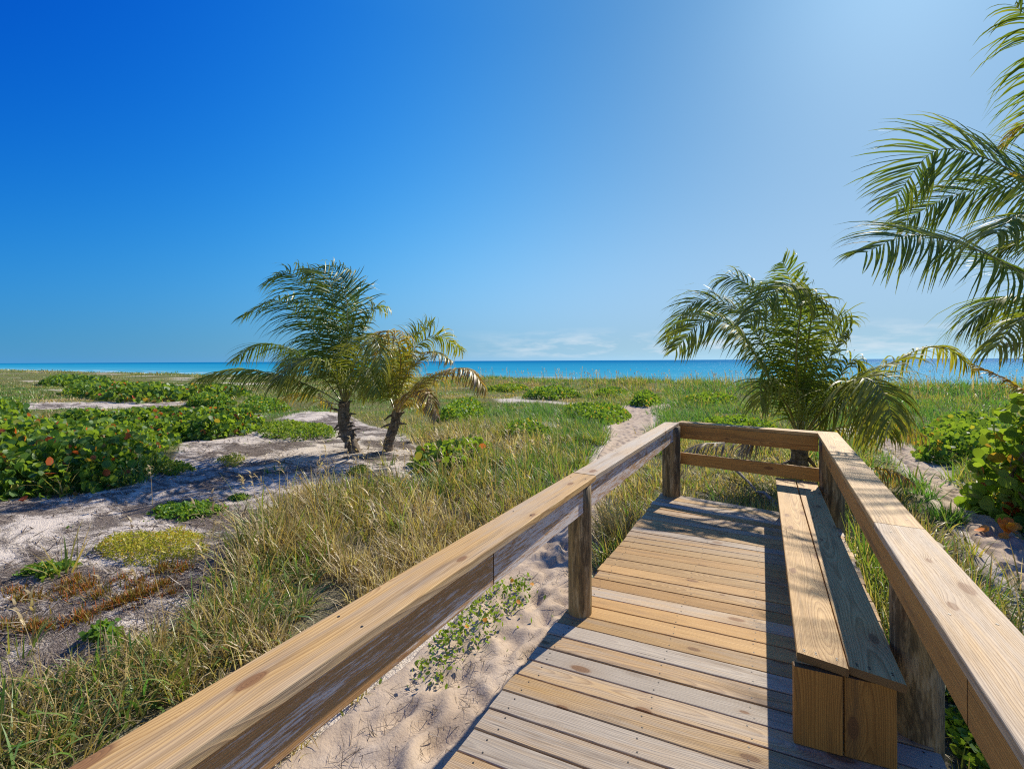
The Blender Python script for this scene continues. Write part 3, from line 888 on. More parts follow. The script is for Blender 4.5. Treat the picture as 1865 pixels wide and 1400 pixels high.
FB = [
    dict(p=[B0_, (1262, 760, -.2), (1255, 580, -.5), (1190, 470, -.9), (1085, 590, -1.2)], tint=.66, len=.52, droop=1.4, n=52),
    dict(p=[B0_, (1270, 700, 0), (1340, 590, 0), (1480, 500, .1), (1640, 600, .2)], tint=.42, len=.5, droop=.9, twist=.7, n=56),
    dict(p=[B0_, (1290, 760, -.2), (1370, 660, -.4), (1460, 600, -.5), (1575, 655, -.6)], tint=.58, len=.42, droop=1.2, n=50),
    dict(p=[B0_, (1310, 880, -.4), (1430, 770, -.8), (1590, 705, -1.0), (1690, 715, -1.2), (1780, 830, -1.3)], tint=.70, len=.50, droop=1.4, n=62),
    dict(p=[B0_, (1280, 900, -.4), (1350, 850, -.7), (1430, 840, -.9), (1490, 990, -1.0)], tint=.82, len=.40, droop=1.5, n=44, label='yellowing frond with a withered tip'),
    dict(p=[B0_, (1280, 700, .3), (1330, 560, .5), (1390, 470, .7), (1460, 420, .8)], tint=.34, len=.5, droop=.7, twist=.8, n=50),
    dict(p=[B0_, (1240, 740, .3), (1190, 590, .5), (1130, 500, .7), (1060, 490, .9)], tint=.52, len=.5, droop=1.1, n=50),
    dict(p=[B0_, (1215, 860, -.2), (1170, 740, -.4), (1120, 720, -.6), (1080, 860, -.8)], tint=.45, len=.5, droop=1.5, n=46),
    dict(p=[B0_, (1240, 760, .5), (1260, 640, .9), (1290, 600, 1.3), (1330, 680, 1.6)], tint=.45, len=.5, droop=1.3, n=46),
    dict(p=[B0_, (1200, 880, .3), (1150, 800, .5), (1090, 790, .7), (1030, 880, .9)], tint=.38, len=.48, droop=1.4, n=44),
    dict(p=[B0_, (1290, 940, .1), (1330, 900, .3), (1380, 890, .5), (1420, 950, .7)], tint=.6, len=.4, droop=1.5, n=36),
]
palm('shorter yellow fronded coconut palm leaning right, of the left pair', (705, 824), dA + .15,
     [(1195, 1140), (1225, 1060), (1235, 1000), (1238, 960)], .135, .11, cA, FB, .5, 5, 18, 'young coconut palms on the dune')

# the palm behind the end of the boardwalk (x2.7226 from 1180,460)
cC = lambda x, y: (1180 + x / 2.7226, 460 + y / 2.7226)
C0 = (755, 930)
dC = 8.6
FC = [
    dict(p=[C0, (640, 700, -.2), (520, 490, -.4), (400, 355, -.5), (260, 350, -.6), (140, 480, -.7)], tint=.32, len=.62, droop=.9, twist=.75, n=76),
    dict(p=[C0, (650, 620, .2), (520, 370, .4), (380, 250, .5), (220, 250, .6), (90, 430, .7)], tint=.30, len=.66, droop=1.0, twist=.6, n=76),
    dict(p=[C0, (690, 560, .3), (600, 300, .6), (500, 160, .8), (400, 120, .9), (330, 160, 1.0)], tint=.26, len=.62, droop=1.0, twist=.5, n=66),
    dict(p=[C0, (735, 520, -.3), (760, 260, -.6), (720, 160, -.9), (620, 190, -1.2), (500, 330, -1.4)], tint=.28, len=.66, droop=1.1, twist=.3, n=70),
    dict(p=[C0, (775, 640, -.2), (800, 420, -.4), (815, 260, -.7), (810, 195, -1.0), (800, 270, -1.4)], tint=.32, len=.66, droop=.7, twist=.9, n=52),
    dict(p=[C0, (880, 740, -.2), (965, 590, -.4), (1025, 530, -.5), (1075, 610, -.6)], tint=.36, len=.55, droop=1.0, twist=.4, n=46),
    dict(p=[C0, (810, 640, .2), (880, 430, .3), (940, 330, .4), (1000, 350, .5)], tint=.34, len=.55, droop=.9, twist=.7, n=48),
    dict(p=[C0, (740, 520, .4), (720, 240, .8), (690, 90, 1.0), (665, 40, 1.2)], tint=.22, len=.6, droop=.9, twist=.7, n=62),
    dict(p=[C0, (830, 700, -.1), (900, 520, -.1), (960, 410, -.1), (1010, 370, 0)], tint=.30, len=.60, droop=.35, twist=1.1, n=66),
    dict(p=[C0, (900, 770, .1), (1060, 640, .1), (1240, 530, .1), (1440, 462, .1), (1620, 570, .1)], tint=.48, len=.5, droop=1.9, ang=.7, n=56, ragged=.2, width=.042, label='long bent frond with folded drooping leaflets'),
    dict(p=[C0, (850, 800, -.5), (940, 690, -1.0), (1060, 620, -1.4), (1160, 680, -1.8), (1220, 840, -2.1)], tint=.40, len=.72, droop=1.3, twist=-.4, n=66),
    dict(p=[C0, (860, 840, -.3), (930, 760, -.6), (1020, 710, -.8), (1110, 760, -1.0), (1180, 900, -1.2)], tint=.42, len=.66, droop=1.3, twist=-.6, n=60),
    dict(p=[C0, (900, 880, -.2), (1050, 850, -.4), (1220, 835, -.5), (1380, 910, -.6)], tint=.66, len=.42, droop=1.7, n=46, ragged=.3, label='low frond turning grey at its tip'),
    dict(p=[C0, (690, 760, -.3), (600, 640, -.5), (560, 650, -.7), (560, 760, -.9)], tint=.40, len=.55, droop=1.5, n=50),
    dict(p=[C0, (680, 880, -.2), (560, 900, -.3), (400, 940, -.4), (230, 960, -.5), (170, 1100, -.5)], tint=1.0, len=.42, droop=1.9, n=36, ragged=.35, label='dead grey frond hanging low'),
    dict(p=[C0, (700, 900, .1), (620, 880, .1), (540, 910, 0), (470, 990, -.1)], tint=.86, len=.42, droop=1.8, n=36, ragged=.3),
    dict(p=[C0, (960, 980, -.5), (1080, 1060, -.8), (1200, 1075, -1.0), (1310, 1130, -1.1)], tint=.72, len=.34, droop=1.6, n=38, ragged=.25),
]
bC = at(1452, 800, dC); bC.z = float(g(bC.x, bC.y))
palm('coconut palm with broad arching fronds right behind the end railing', None, dC,
     [(752, 1010), (755, 960), (757, 900)], .17, .14, cC, FC, .62, 9, 16, 'young coconut palms on the dune', base=bC)

# the tall palm whose trunk stands beyond the right edge (x1.945 from 1520,0)
cD = lambda x, y: (1520 + x / 1.945, y / 1.945)
D0 = (1090, 1000)
dD = 6.6
FD = [
    dict(p=[D0, (880, 730, 0), (670, 625, 0), (490, 545, 0), (345, 540, 0), (215, 700, 0)], tint=.24, len=.86, droop=.5, twist=1.1, n=70, width=.036, fold=.1),
    dict(p=[D0, (900, 800, .4), (660, 670, .7), (470, 680, .9), (330, 735, 1.0), (230, 800, 1.1)], tint=.26, len=.75, droop=.9, twist=.8, n=76, width=.034),
    dict(p=[D0, (900, 1060, -.2), (670, 970, -.3), (540, 900, -.4), (390, 848, -.4), (250, 835, -.5), (110, 895, -.5)], tint=.24, len=.86, droop=.75, twist=.75, n=74, width=.036, fold=.1),
    dict(p=[D0, (860, 1100, .3), (690, 1060, .4), (580, 1060, .5), (480, 1150, .6)], tint=.30, len=.8, droop=1.6, n=62, width=.034),
    dict(p=[D0, (900, 1120, -.5), (760, 1100, -.8), (660, 1130, -1.0), (570, 1230, -1.2)], tint=.40, len=.66, droop=1.7, n=56),
    dict(p=[D0, (960, 640, 0), (830, 330, 0), (740, 120, 0), (640, 20, 0)], tint=.26, len=.82, droop=1.2, twist=.4, n=76, width=.04),
    dict(p=[D0, (980, 700, .5), (860, 480, .8), (740, 420, 1.0), (640, 460, 1.2), (590, 520, 1.3)], tint=.62, len=.5, droop=1.2, n=56),
    dict(p=[D0, (920, 860, -.5), (760, 760, -.9), (660, 760, -1.2), (560, 830, -1.5)], tint=.30, len=.7, droop=1.2, n=62, width=.034),
    dict(p=[D0, (960, 900, .6), (820, 840, 1.0), (700, 830, 1.3), (580, 880, 1.5)], tint=.24, len=.7, droop=1.2, twist=.5, n=62),
    dict(p=[D0, (960, 1240, -.1), (800, 1240, -.1), (690, 1215, -.2), (590, 1215, -.2)], tint=.82, len=.4, droop=1.6, n=46, ragged=.3),
    dict(p=[D0, (900, 1340, .2), (720, 1395, .3), (600, 1340, .4), (490, 1290, .5)], tint=.74, len=.26, droop=.8, n=60, ang=.5),
    dict(p=[D0, (880, 900, -.3), (760, 700, -.4), (690, 640, -.5), (620, 610, -.6)], tint=.55, len=.10, droop=.2, n=14, width=.05, rw=.03, label='unopened yellow green spear leaf'),
    dict(p=[D0, (1000, 600, .2), (960, 300, .4), (900, 100, .6), (860, -60, .8)], tint=.26, len=.8, droop=1.0, n=60),
    dict(p=[D0, (1200, 760, .2), (1400, 620, .4), (1600, 640, .6), (1750, 850, .8)], tint=.26, len=.8, droop=1.2, n=60),
    dict(p=[D0, (1250, 960, -.3), (1450, 960, -.5), (1600, 1100, -.8), (1700, 1300, -1)], tint=.3, len=.8, droop=1.2, n=60),
]
bD = at(*cD(1120, 1000), dD); bD.z = float(g(bD.x, bD.y))
palm('tall coconut palm reaching in from the right edge above the rail', None, dD,
     [(1110, 1500), (1095, 1200), (1090, 1040), (1088, 980)], .17, .13, cD, FD, .8, 13, 16, None, base=bD)


# ------------------------------------------------------------------ shrubs
def shrub(name, label, cat, pts, h, n, size, mat, tint=(.1, .6), group=None, fruit=0.0, wild=.05, seed=0, stems=14, k=7, upw=.8, aspect=1.0, hvar=.35, shell=.55, ragged=False, edge=.45):
    """a mound of leaves over a plan polygon; pts are pixels of its footprint"""
    rg = np.random.default_rng(seed)
    poly = np.array([(p[0], p[1]) for p in pts]) if isinstance(pts, np.ndarray) else poly_world(pts)
    c = poly.mean(0)
    lo, hi = poly.min(0), poly.max(0)
    X = rg.uniform(lo[0], hi[0], n * 5); Y = rg.uniform(lo[1], hi[1], n * 5)
    m = inside(poly, X, Y); X, Y = X[m][:n], Y[m][:n]
    # distance to the outline shapes the mound
    ed = np.full(len(X), 1e9)
    for i in range(len(poly)):
        a, b = poly[i], poly[(i + 1) % len(poly)]
        d = b - a; tt = np.clip(((X - a[0]) * d[0] + (Y - a[1]) * d[1]) / (d @ d + 1e-9), 0, 1)
        ed = np.minimum(ed, np.hypot(X - a[0] - tt * d[0], Y - a[1] - tt * d[1]))
    lump = fbm(X, Y, 1.0 / max(.25, h * .9), seed + 2)
    top = h * (1 - np.exp(-ed / (h * edge + .05))) * (1 - hvar + 2 * hvar * lump) + .05
    q = 1 - (1 - rg.random(len(X)) ** shell) * .95
    zg = g(X, Y)
    Zl = zg + .02 + top * q
    jit = size * .9
    if ragged:                                                # gaps inside, stragglers beyond the edge
        kp = (fbm(X, Y, 3.5, seed + 40) + .5 * np.clip(ed / .25, 0, 1)) > .62
        X, Y, ed, lump, top, q, zg, Zl = (v[kp] for v in (X, Y, ed, lump, top, q, zg, Zl))
        far = rg.random(len(X)) < .16
        rr = rg.integers(0, 14, len(X)) * .449 + seed; ll = rg.random(len(X)) ** 1.3 * np.hypot(*(hi - lo)) * .22
        X = X + np.where(far, np.cos(rr + ll) * ll, 0); Y = Y + np.where(far, np.sin(rr + ll) * ll, 0)
        Zl = np.where(far, g(X, Y) + rg.uniform(.01, .05, len(X)), Zl)
    C = np.stack([X + rg.normal(0, jit, len(X)), Y + rg.normal(0, jit, len(X)), Zl], 1)
    N = np.stack([rg.normal(0, .75, len(X)), rg.normal(0, .75, len(X)), rg.uniform(-.2, 1.2, len(X)) * upw], 1)
    tint_v = tint[0] + (tint[1] - tint[0]) * np.clip(rg.normal(.45, .28, len(X)) + .5 * (lump - .5), 0, 1)
    w = rg.random(len(X)) < wild
    tint_v = np.where(w, rg.uniform(.82, 1, len(X)), tint_v)
    sz = size * rg.uniform(.55, 1.25, len(X))
    root = empty(name, (c[0], c[1], float(g(*c))), 0, label, cat, group)
    off = np.array(root.location)
    V, F, T = leaf_discs(C - off, N, sz, rg.uniform(0, 6.28, len(X)), tint_v, k, .16, aspect)
    me = np_mesh('foliage', V, [F], {'tint': T})
    link('foliage', me, M[mat], root)
    if stems:
        for s in range(stems):
            i = rg.integers(0, len(X)); x, y = X[i], Y[i]; z0 = float(g(x, y)) - .05
            p0 = np.array([x, y, z0]); tipz = top[i] * .9
            p1 = p0 + np.array([rg.normal(0, .12), rg.normal(0, .12), tipz * .6]); p2 = p1 + np.array([rg.normal(0, .2), rg.normal(0, .2), tipz * .4])
            V, F = [], []
            for p, r in ((p0, .012 + .012 * h), (p1, .009 + .008 * h), (p2, .004)):
                for e in range(5): V.append(p - off + r * np.array([math.cos(e * 1.2566), math.sin(e * 1.2566), 0]))
            for b in range(2):
                for e in range(5): F.append((b * 5 + e, b * 5 + (e + 1) % 5, b * 5 + 5 + (e + 1) % 5, b * 5 + 5 + e))
            me = bpy.data.meshes.new('stem'); me.from_pydata([tuple(v) for v in V], [], F); me.update()
            link('stem', me, M['stem'], root)
    return root


SG = 'sea grape shrubs on the dune'
shrub('sea_grape', 'big sea grape thicket of round glossy leaves filling the left edge', 'shrub',
      [(-330, 900), (-150, 922), (0, 915), (110, 912), (215, 893), (300, 850), (250, 812), (120, 800), (0, 795), (-260, 795)], .78, 15000, .070, 'grape', (.1, .78), SG, wild=.09, seed=1, stems=40)
shrub('sea_grape', 'sea grape lobe ending in a point near the left palms', 'shrub',
      [(262, 838), (330, 808), (395, 803), (455, 792), (487, 778), (420, 768), (330, 770), (230, 775), (130, 780), (60, 790), (150, 808)], .62, 9500, .068, 'grape', (.1, .72), SG, wild=.07, seed=2, stems=24)
shrub('sea_grape', 'small low sea grape with an orange leaf, beside the dry grass', 'shrub',
      [(752, 868), (800, 880), (865, 868), (905, 838), (890, 820), (800, 826), (750, 846)], .52, 800, .075, 'grape', (.05, .70), SG, wild=.10, seed=3, stems=14)
bx = at(1945, 900, 6.1); pr = np.array([[bx.x + .85 * math.cos(a) * (1 + .2 * math.sin(3 * a)), bx.y + 1.1 * math.sin(a)] for a in np.linspace(0, 6.28, 14)[:-1]])
shrub('sea_grape', 'upright sea grape bush with orange leaves at the right edge', 'shrub', pr, 1.75, 1500, .085, 'grape', (.2, .9), SG, wild=.06, seed=4, stems=26, shell=.9, edge=.10)
shrub('sea_grape', 'sea grape clump at the far left edge behind the big thicket', 'shrub',
      [(-160, 778), (-20, 776), (42, 764), (52, 752), (20, 742), (-160, 742)], .85, 2600, .10, 'grape', (.05, .6), SG, wild=.02, seed=5, stems=10)
shrub('sea_grape', 'distant dark sea grape bush nearest the dune crest on the left', 'shrub',
      [(70, 702), (150, 706), (215, 702), (190, 695), (90, 694)], .9, 2400, .17, 'grape', (.05, .55), SG, wild=.02, seed=6, stems=6)
shrub('sea_grape', 'wide distant sea grape bush with leaves browning below', 'shrub',
      [(110, 720), (200, 732), (260, 737), (340, 730), (330, 716), (250, 710), (130, 710)], .8, 4200, .13, 'grape', (.05, .6), SG, wild=.07, seed=7, stems=8)
shrub('sea_grape', 'long thin distant sea grape row just left of the left palms', 'shrub',
      [(300, 726), (380, 730), (455, 722), (440, 714), (330, 712)], .6, 2200, .13, 'grape', (.05, .65), SG, wild=.04, seed=8, stems=6)
SH = 'small leaved dune shrubs'
shrub('dune_shrub', 'bright green shrub left of the pair of palms', 'shrub', [(425, 752), (480, 756), (530, 748), (520, 738), (450, 736)], .45, 2600, .05, 'herb', (.0, .4), SH, seed=11, stems=5, k=5)
shrub('dune_shrub', 'mid green shrub right behind the yellow palm', 'shrub', [(790, 772), (840, 780), (885, 768), (880, 748), (820, 744)], .62, 3400, .055, 'herb', (.0, .5), SH, seed=12, stems=6, k=5)
shrub('dune_shrub', 'bright green shrub on the left bank of the sandy path', 'shrub', [(1060, 772), (1110, 775), (1150, 762), (1140, 750), (1080, 748), (1020, 750)], .5, 3400, .055, 'herb', (.0, .35), SH, seed=13, stems=6, k=5)
shrub('dune_shrub', 'far green shrub in the grass right of the yellow palm', 'shrub', [(950, 726), (1010, 730), (1060, 724), (1030, 716), (970, 716)], .55, 2600, .09, 'herb', (.0, .4), SH, seed=14, stems=4, k=5)
shrub('dune_shrub', 'dark round shrub where the sandy path bends away', 'shrub', [(1148, 740), (1180, 743), (1205, 736), (1190, 727), (1155, 728)], .75, 2200, .07, 'herb', (.0, .28), SH, seed=15, stems=6, k=5)
shrub('dune_shrub', 'bright green shrub just past the end railing', 'shrub', [(1270, 792), (1330, 800), (1400, 800), (1420, 785), (1350, 772), (1280, 774)], .36, 2600, .05, 'herb', (.0, .3), SH, seed=16, stems=5, k=5)
shrub('dune_shrub', 'lime leafy vine thicket right of the rightmost low fronds', 'shrub', [(1670, 842), (1740, 850), (1810, 836), (1830, 790), (1760, 770), (1680, 790)], .72, 3000, .07, 'herb', (.1, .62), SH, seed=17, stems=10, k=6)
shrub('dune_shrub', 'green shrub beyond the sea grape lobe near the left crest', 'shrub', [(340, 740), (390, 744), (430, 738), (410, 730), (350, 730)], .5, 2200, .075, 'herb', (.0, .4), SH, seed=18, stems=4, k=5)

for lb, px_, hh, sz, tn, sd in (
        ('low dark green scrub patch behind the small sea grape with the orange leaf', [(905, 800), (960, 806), (1010, 796), (985, 782), (925, 782)], .38, .045, (.0, .3), 61),
        ('low yellowish scrub patch just short of the crest right of the yellow palm', [(880, 712), (930, 716), (965, 709), (930, 703)], .45, .085, (.35, .7), 62),
        ('low green scrub patch between the sandy path and the far round shrub', [(1080, 722), (1120, 726), (1142, 718), (1110, 713)], .40, .075, (.05, .5), 63),
        ('low scrub patch right of the path in front of the sea', [(1235, 735), (1300, 741), (1350, 733), (1300, 725)], .42, .065, (.1, .55), 64)):
    shrub('dune_shrub', lb, 'shrub', px_, hh, 2200, sz, 'herb', tn, SH, seed=sd, stems=4, k=5, ragged=True)

# low mats of ground cover
GC = 'low ground cover mats on the sand'
def mat_patch(label, pts, h, n, size, tint, seed, aspect=.5, flowers=0):
    o = shrub('ground_cover', label, 'ground cover', pts, h, n, size, 'herb', tint, GC, seed=seed, stems=0, k=5, wild=0, aspect=aspect, hvar=.55, upw=.9, ragged=True)
    if flowers:
        rg = np.random.default_rng(seed + 500); poly = poly_world(pts); c = np.array(o.location)
        P = poly.mean(0)[None, :] + rg.uniform(-.55, .55, (flowers, 2)) * (poly.max(0) - poly.min(0))[None, :] * .7
        C = np.stack([P[:, 0], P[:, 1], g(P[:, 0], P[:, 1]) + h + .03], 1) - c
        for q in C:
            V, F, T = leaf_discs(q[None, :], np.array([[.2, -.5, .8]]) + rg.normal(0, .2, (1, 3)), np.full(1, .022), rg.uniform(0, 6, 1), rg.uniform(0, .3, 1), 8, .2)
            link('flower', np_mesh('flower', V, [F], {'tint': T}), M['petal'], o)
    return o

mat_patch('yellow green wispy mat in the sandy hollow, brightest of the mats', [(165, 1015), (230, 1040), (330, 1035), (385, 1010), (370, 985), (270, 985), (200, 990)], .20, 5600, .024, (.72, 1.0), 41, .28)
mat_patch('bright green leafy mat with two yellow flowers', [(262, 945), (330, 957), (400, 945), (425, 935), (380, 925), (300, 927)], .10, 2300, .035, (.0, .45), 42, flowers=3)
mat_patch('green mat at the left edge above the rusty tufts', [(20, 1065), (70, 1078), (125, 1060), (135, 1038), (80, 1040), (40, 1050)], .12, 1300, .034, (.05, .55), 43)
mat_patch('broad yellowish green mat under the left palms', [(462, 798), (540, 808), (620, 800), (610, 785), (540, 776), (480, 780)], .22, 4600, .045, (.25, .75), 44)
mat_patch('tiny bright green sprout patch below the thicket', [(125, 968), (150, 974), (172, 966), (150, 960)], .06, 320, .03, (.0, .4), 45)
mat_patch('yellow green tuft between the thicket and the palm shadow', [(385, 848), (430, 855), (460, 840), (430, 832)], .16, 1300, .03, (.55, .95), 46, .3)
mat_patch('grass green mat in front of the palm shadow', [(600, 905), (650, 915), (740, 905), (735, 885), (640, 882)], .16, 3000, .028, (.05, .45), 47, .3)
mat_patch('brownish green tuft in the shade below the taller palm', [(632, 872), (660, 880), (690, 870), (670, 858), (640, 858)], .16, 900, .03, (.3, .8), 48, .4)
mat_patch('small green patch with a yellow bloom below the shadow', [(410, 912), (435, 918), (455, 912), (440, 904)], .06, 420, .03, (.0, .4), 49, flowers=1)
mat_patch('leafy green vine patch under the left railing beside the sand', [(730, 1262), (775, 1270), (870, 1195), (935, 1130), (988, 1085), (972, 1058), (900, 1072), (810, 1150)], .11, 850, .023, (.2, .75), 50, flowers=5)
mat_patch('green herb patch with yellow flowers right of the bench end', [(1690, 1200), (1700, 1390), (1860, 1500), (1980, 1390), (1800, 1200), (1720, 1140)], .16, 3600, .034, (.0, .6), 51, flowers=14)
mat_patch('shaded green herbs between the bench and the right railing', [(1545, 980), (1610, 1160), (1660, 1110), (1610, 1000), (1570, 960)], .14, 2000, .034, (.0, .5), 52)
mat_patch('yellow green clump at the thicket foot near its right end', [(275, 866), (320, 872), (355, 862), (340, 850), (290, 852)], .15, 1400, .032, (.3, .85), 53, .5)
mat_patch('sparse green patch at the foot of the dry grass, lower left', [(145, 1190), (190, 1200), (225, 1180), (215, 1150), (170, 1160)], .16, 1000, .036, (.0, .5), 54)

# little rusty tufts, each one a plant
proto = None
rg = random.Random(77)
spots = [(75, 1100), (65, 1150), (90, 1152), (30, 1085), (15, 1150), (45, 1098), (140, 1068), (160, 1078), (180, 1095), (115, 1080), (150, 1135), (165, 1128), (190, 1118), (205, 1112), (222, 1105), (240, 1098), (255, 1090), (275, 1088),
         (225, 1062), (247, 1072), (235, 1055), (297, 1072), (310, 1088), (245, 1115), (300, 1045), (330, 1045), (315, 1088), (128, 1092)]
def tuft_mesh(sd):
    q = np.random.default_rng(sd); n = 150
    P = np.stack([q.normal(0, .035, n), q.normal(0, .03, n), np.zeros(n)], 1)
    V, F, T = blades(P, q.uniform(.05, .10, n), np.full(n, .007), q.uniform(0, 6.28, n), q.uniform(0, .9, n), q.uniform(0, .7, n), np.clip(q.normal(.5, .3, n), 0, 1), 3)
    return np_mesh('rusty_tuft', V, [F], {'tint': T})
tm = [tuft_mesh(k) for k in range(4)]
for i, (x, y) in enumerate(spots):
    o = link('rusty_tuft', tm[i % 4], M['tuft'])
    p = G(x, y); o.location = (p.x, p.y, p.z + .005); o.rotation_euler = (0, 0, rg.uniform(0, 6.28)); s = rg.uniform(1.0, 1.9); o.scale = (s, s, s * .9)
    tag(o, 'one of the tiny rusty green tufts dotted over the litter, lower left', 'plant', 'tiny rusty tufts in the sandy hollow')

# bright fallen or flowering orange leaves by the right bush belong to a low plant
pp = G(1848, 985)
rgn = np.random.default_rng(3)
root = empty('orange_leaved_seedling', pp, 0, 'low seedling with bright orange leaves below the right sea grape bush', 'plant')
Cc = np.stack([rgn.normal(0, .13, 16), rgn.normal(0, .13, 16), rgn.uniform(.06, .22, 16)], 1)
V, F, T = leaf_discs(Cc, rgn.normal(0, .6, (16, 3)) + np.array([0, -.4, .8]), rgn.uniform(.04, .075, 16), rgn.uniform(0, 6, 16), rgn.uniform(0, 1, 16), 7, .2)
link('leaves', np_mesh('leaves', V, [F], {'tint': T}), M['petal'], root)

# driftwood and a dead stump of fronds beyond the end of the deck
def limb(name, label, pts, radii, mat='drift', cat='driftwood', group=None):
    C = [Vector(p) for p in pts]; o0 = C[0].copy()
    V, F = [], []
    for i, (p, r) in enumerate(zip(C, radii)):
        T = ((C[min(i + 1, len(C) - 1)]) - C[max(i - 1, 0)]).normalized()
        A = T.orthogonal().normalized(); Bv = T.cross(A)
        for k in range(8):
            a = k / 8 * 6.2832; q = r * (1 + .25 * mnoise.noise(p * 6 + Vector((k * .9, 0, 0))))
            V.append(p - o0 + A * q * math.cos(a) + Bv * q * math.sin(a))
    for i in range(len(C) - 1):
        for k in range(8): F.append((i * 8 + k, i * 8 + (k + 1) % 8, i * 8 + 8 + (k + 1) % 8, i * 8 + 8 + k))
    F += [tuple(range(8))[::-1], tuple(range(len(V) - 8, len(V)))]
    me = bpy.data.meshes.new(name); me.from_pydata([tuple(v) for v in V], [], F); me.update()
    me.polygons.foreach_set('use_smooth', [True] * len(me.polygons))
    o = link(name, me, M[mat]); o.location = o0
    return tag(o, label, cat, group)
def up(px, py, h):
    p = G(px, py); return p + Vector((0, 0, h))
limb('driftwood_branch', 'bleached forked branch lying in grass beside the bench far end', [up(1372, 905, .10), up(1392, 915, .16), up(1408, 925, .12), up(1418, 932, .04)], [.015, .03, .035, .03])
limb('driftwood_branch', 'grey dead stem lying below the lower end rail', [up(1312, 868, .30), up(1335, 874, .26), up(1362, 890, .14), up(1388, 912, .06)], [.02, .03, .025, .015])

# ------------------------------------------------------------------ grass (nobody could count it)
def zone(x, y):
    """how thickly grass stands, how tall, how dry"""
    d = np.hypot(x, y)
    pdist = path_d(x, y)
    a = sstep(.0, .30, pdist)
    sand = inside(SAND_POLY, x, y) | inside(SAND_GAP, x, y)
    dens = np.where(sand, .012, 1.0) * a
    dens *= ~((x > XL - .12) & (x < XR + .08) & (y < 6.35))
    patch = sstep(.73, .79, fbm(x, y * 1.6, .17, 21)) * (d > 13) * sstep(3, -7, x + .12 * y + 2)
    dens *= (1 - .96 * patch)
    left = sstep(-9, -16, x)                       # low turf behind the thicket
    h = .52 * (1 - left) + .26 * left
    h = h + .25 * sstep(34, 44, y) + .10 * sstep(14, 20, y) * (1 - left)
    h = h * np.where(x > 1.0, .85, 1.0) 
    h = h * np.where((y > 6.2) & (y < 12) & (np.abs(x) < 2.5), .75, 1)
    h = h * (.5 + .5 * sstep(2.5, 6.5, d)) * np.where(x < 0, 1, 1.15)
    h = h * (.40 + 1.25 * fbm(x, y, .45, 95))
    dens *= np.where((d < 5) & (x < -1.5), .8, 1)
    dens *= np.where(d < 12, sstep(.32, .50, fbm(x, y, 1.5, 91)), .25 + .75 * sstep(.30, .5, fbm(x, y, .4, 93)))
    h = h * (1 - .22 * sstep(6, 14, d) * sstep(44, 36, y))
    n = fbm(x, y, .22, 33); n2 = fbm(x, y, .9, 37)
    dry = .50 + 1.15 * (n - .5) + .75 * (n2 - .5) + .30 * sstep(16, 5, d) * (x < -1) - .15 * sstep(10, 22, d) - .16 * (x > 1.0)
    dry = np.where(sand, .3, dry)
    dens = np.where((np.abs(x + .3) < 2.2) & (y > 6.3) & (y < 11), np.maximum(dens, .9 * a), dens)
    dry = np.where((np.abs(x + .3) < 2.2) & (y > 6.3) & (y < 11), np.maximum(dry, .62), dry)
    dry = np.where(inside(DRY_POLY, x, y), .92, dry)
    dens *= ~((y > 53))
    return dens, h, dry


def scatter(n, dmin, dmax, a0, a1, rng):
    """points spread evenly over the picture rather than the plan"""
    th = rng.uniform(R(a0), R(a1), n)              # to the right of the camera axis
    d = np.exp(rng.uniform(np.log(dmin), np.log(dmax), n))
    x = FWD[0] * d * np.cos(th) + RGT[0] * d * np.sin(th); y = FWD[1] * d * np.cos(th) + RGT[1] * d * np.sin(th)
    return x, y, d


def grass(name, label, n, dmin, dmax, per, seg, seed, hmul=1.0, wmul=1.0, rad=1.0):
    rng = np.random.default_rng(seed)
    x, y, d = scatter(n, dmin, dmax, -60, 60, rng)
    dens, h, dry = zone(x, y)
    k = rng.random(n) < dens
    x, y, d, h, dry = x[k], y[k], d[k], h[k], dry[k]
    m = len(x)
    ctint = np.clip(dry + rng.normal(0, .20, m), .02, .98)
    ch = h * rng.uniform(.65, 1.35, m)
    r = (.06 + .010 * d) * rad
    N = m * per
    rep = np.repeat(np.arange(m), per)
    az = rng.uniform(0, 6.283, N)
    rr = r[rep] * np.sqrt(rng.random(N))
    bx, by = x[rep] + rr * np.cos(az), y[rep] + rr * np.sin(az)
    P = np.stack([bx, by, g(bx, by) - .01], 1)
    H = ch[rep] * rng.uniform(.45, 1.15, N) * hmul
    W = (.0042 + .0011 * d[rep] ** .95) * rng.uniform(.7, 1.3, N) * wmul * np.where((d[rep] < 13) & (rng.random(N) < .35), 1.9, 1)
    lean = np.abs(rng.normal(.25, .3, N)); curl = np.abs(rng.normal(.95, .8, N))
    # blades bend with the sea breeze
    az2 = np.where(rng.random(N) < .22, math.atan2(-RGT[1], -RGT[0]) + rng.normal(0, .8, N), az)
    tint = np.clip(ctint[rep] + rng.normal(0, .15, N), 0, 1)
    ok = ~((bx > XL - .03) & (bx < XR + .03) & (by < 6.2))
    sel = lambda q: q[ok]
    V, F, T = blades(P[ok], sel(H), sel(W), sel(az2), sel(lean), sel(curl), sel(tint), seg, rng.normal(0, .7, N)[ok])
    o = link(name, np_mesh(name, V, [F], {'tint': T}), M['grass'])
    return tag(o, label, 'grass', kind='stuff')


grass('dune_grass', 'dry and green dune grass standing beside the boardwalk and path', 8500, 2.0, 13, 26, 4, 1)
grass('distant_dune_grass', 'olive dune grass running to the crest before the sea', 13000, 13, 75, 20, 2, 2, rad=1.3)
grass('far_turf', 'low far grass on the dune to the left', 6000, 50, 330, 20, 2, 6, rad=1.5)

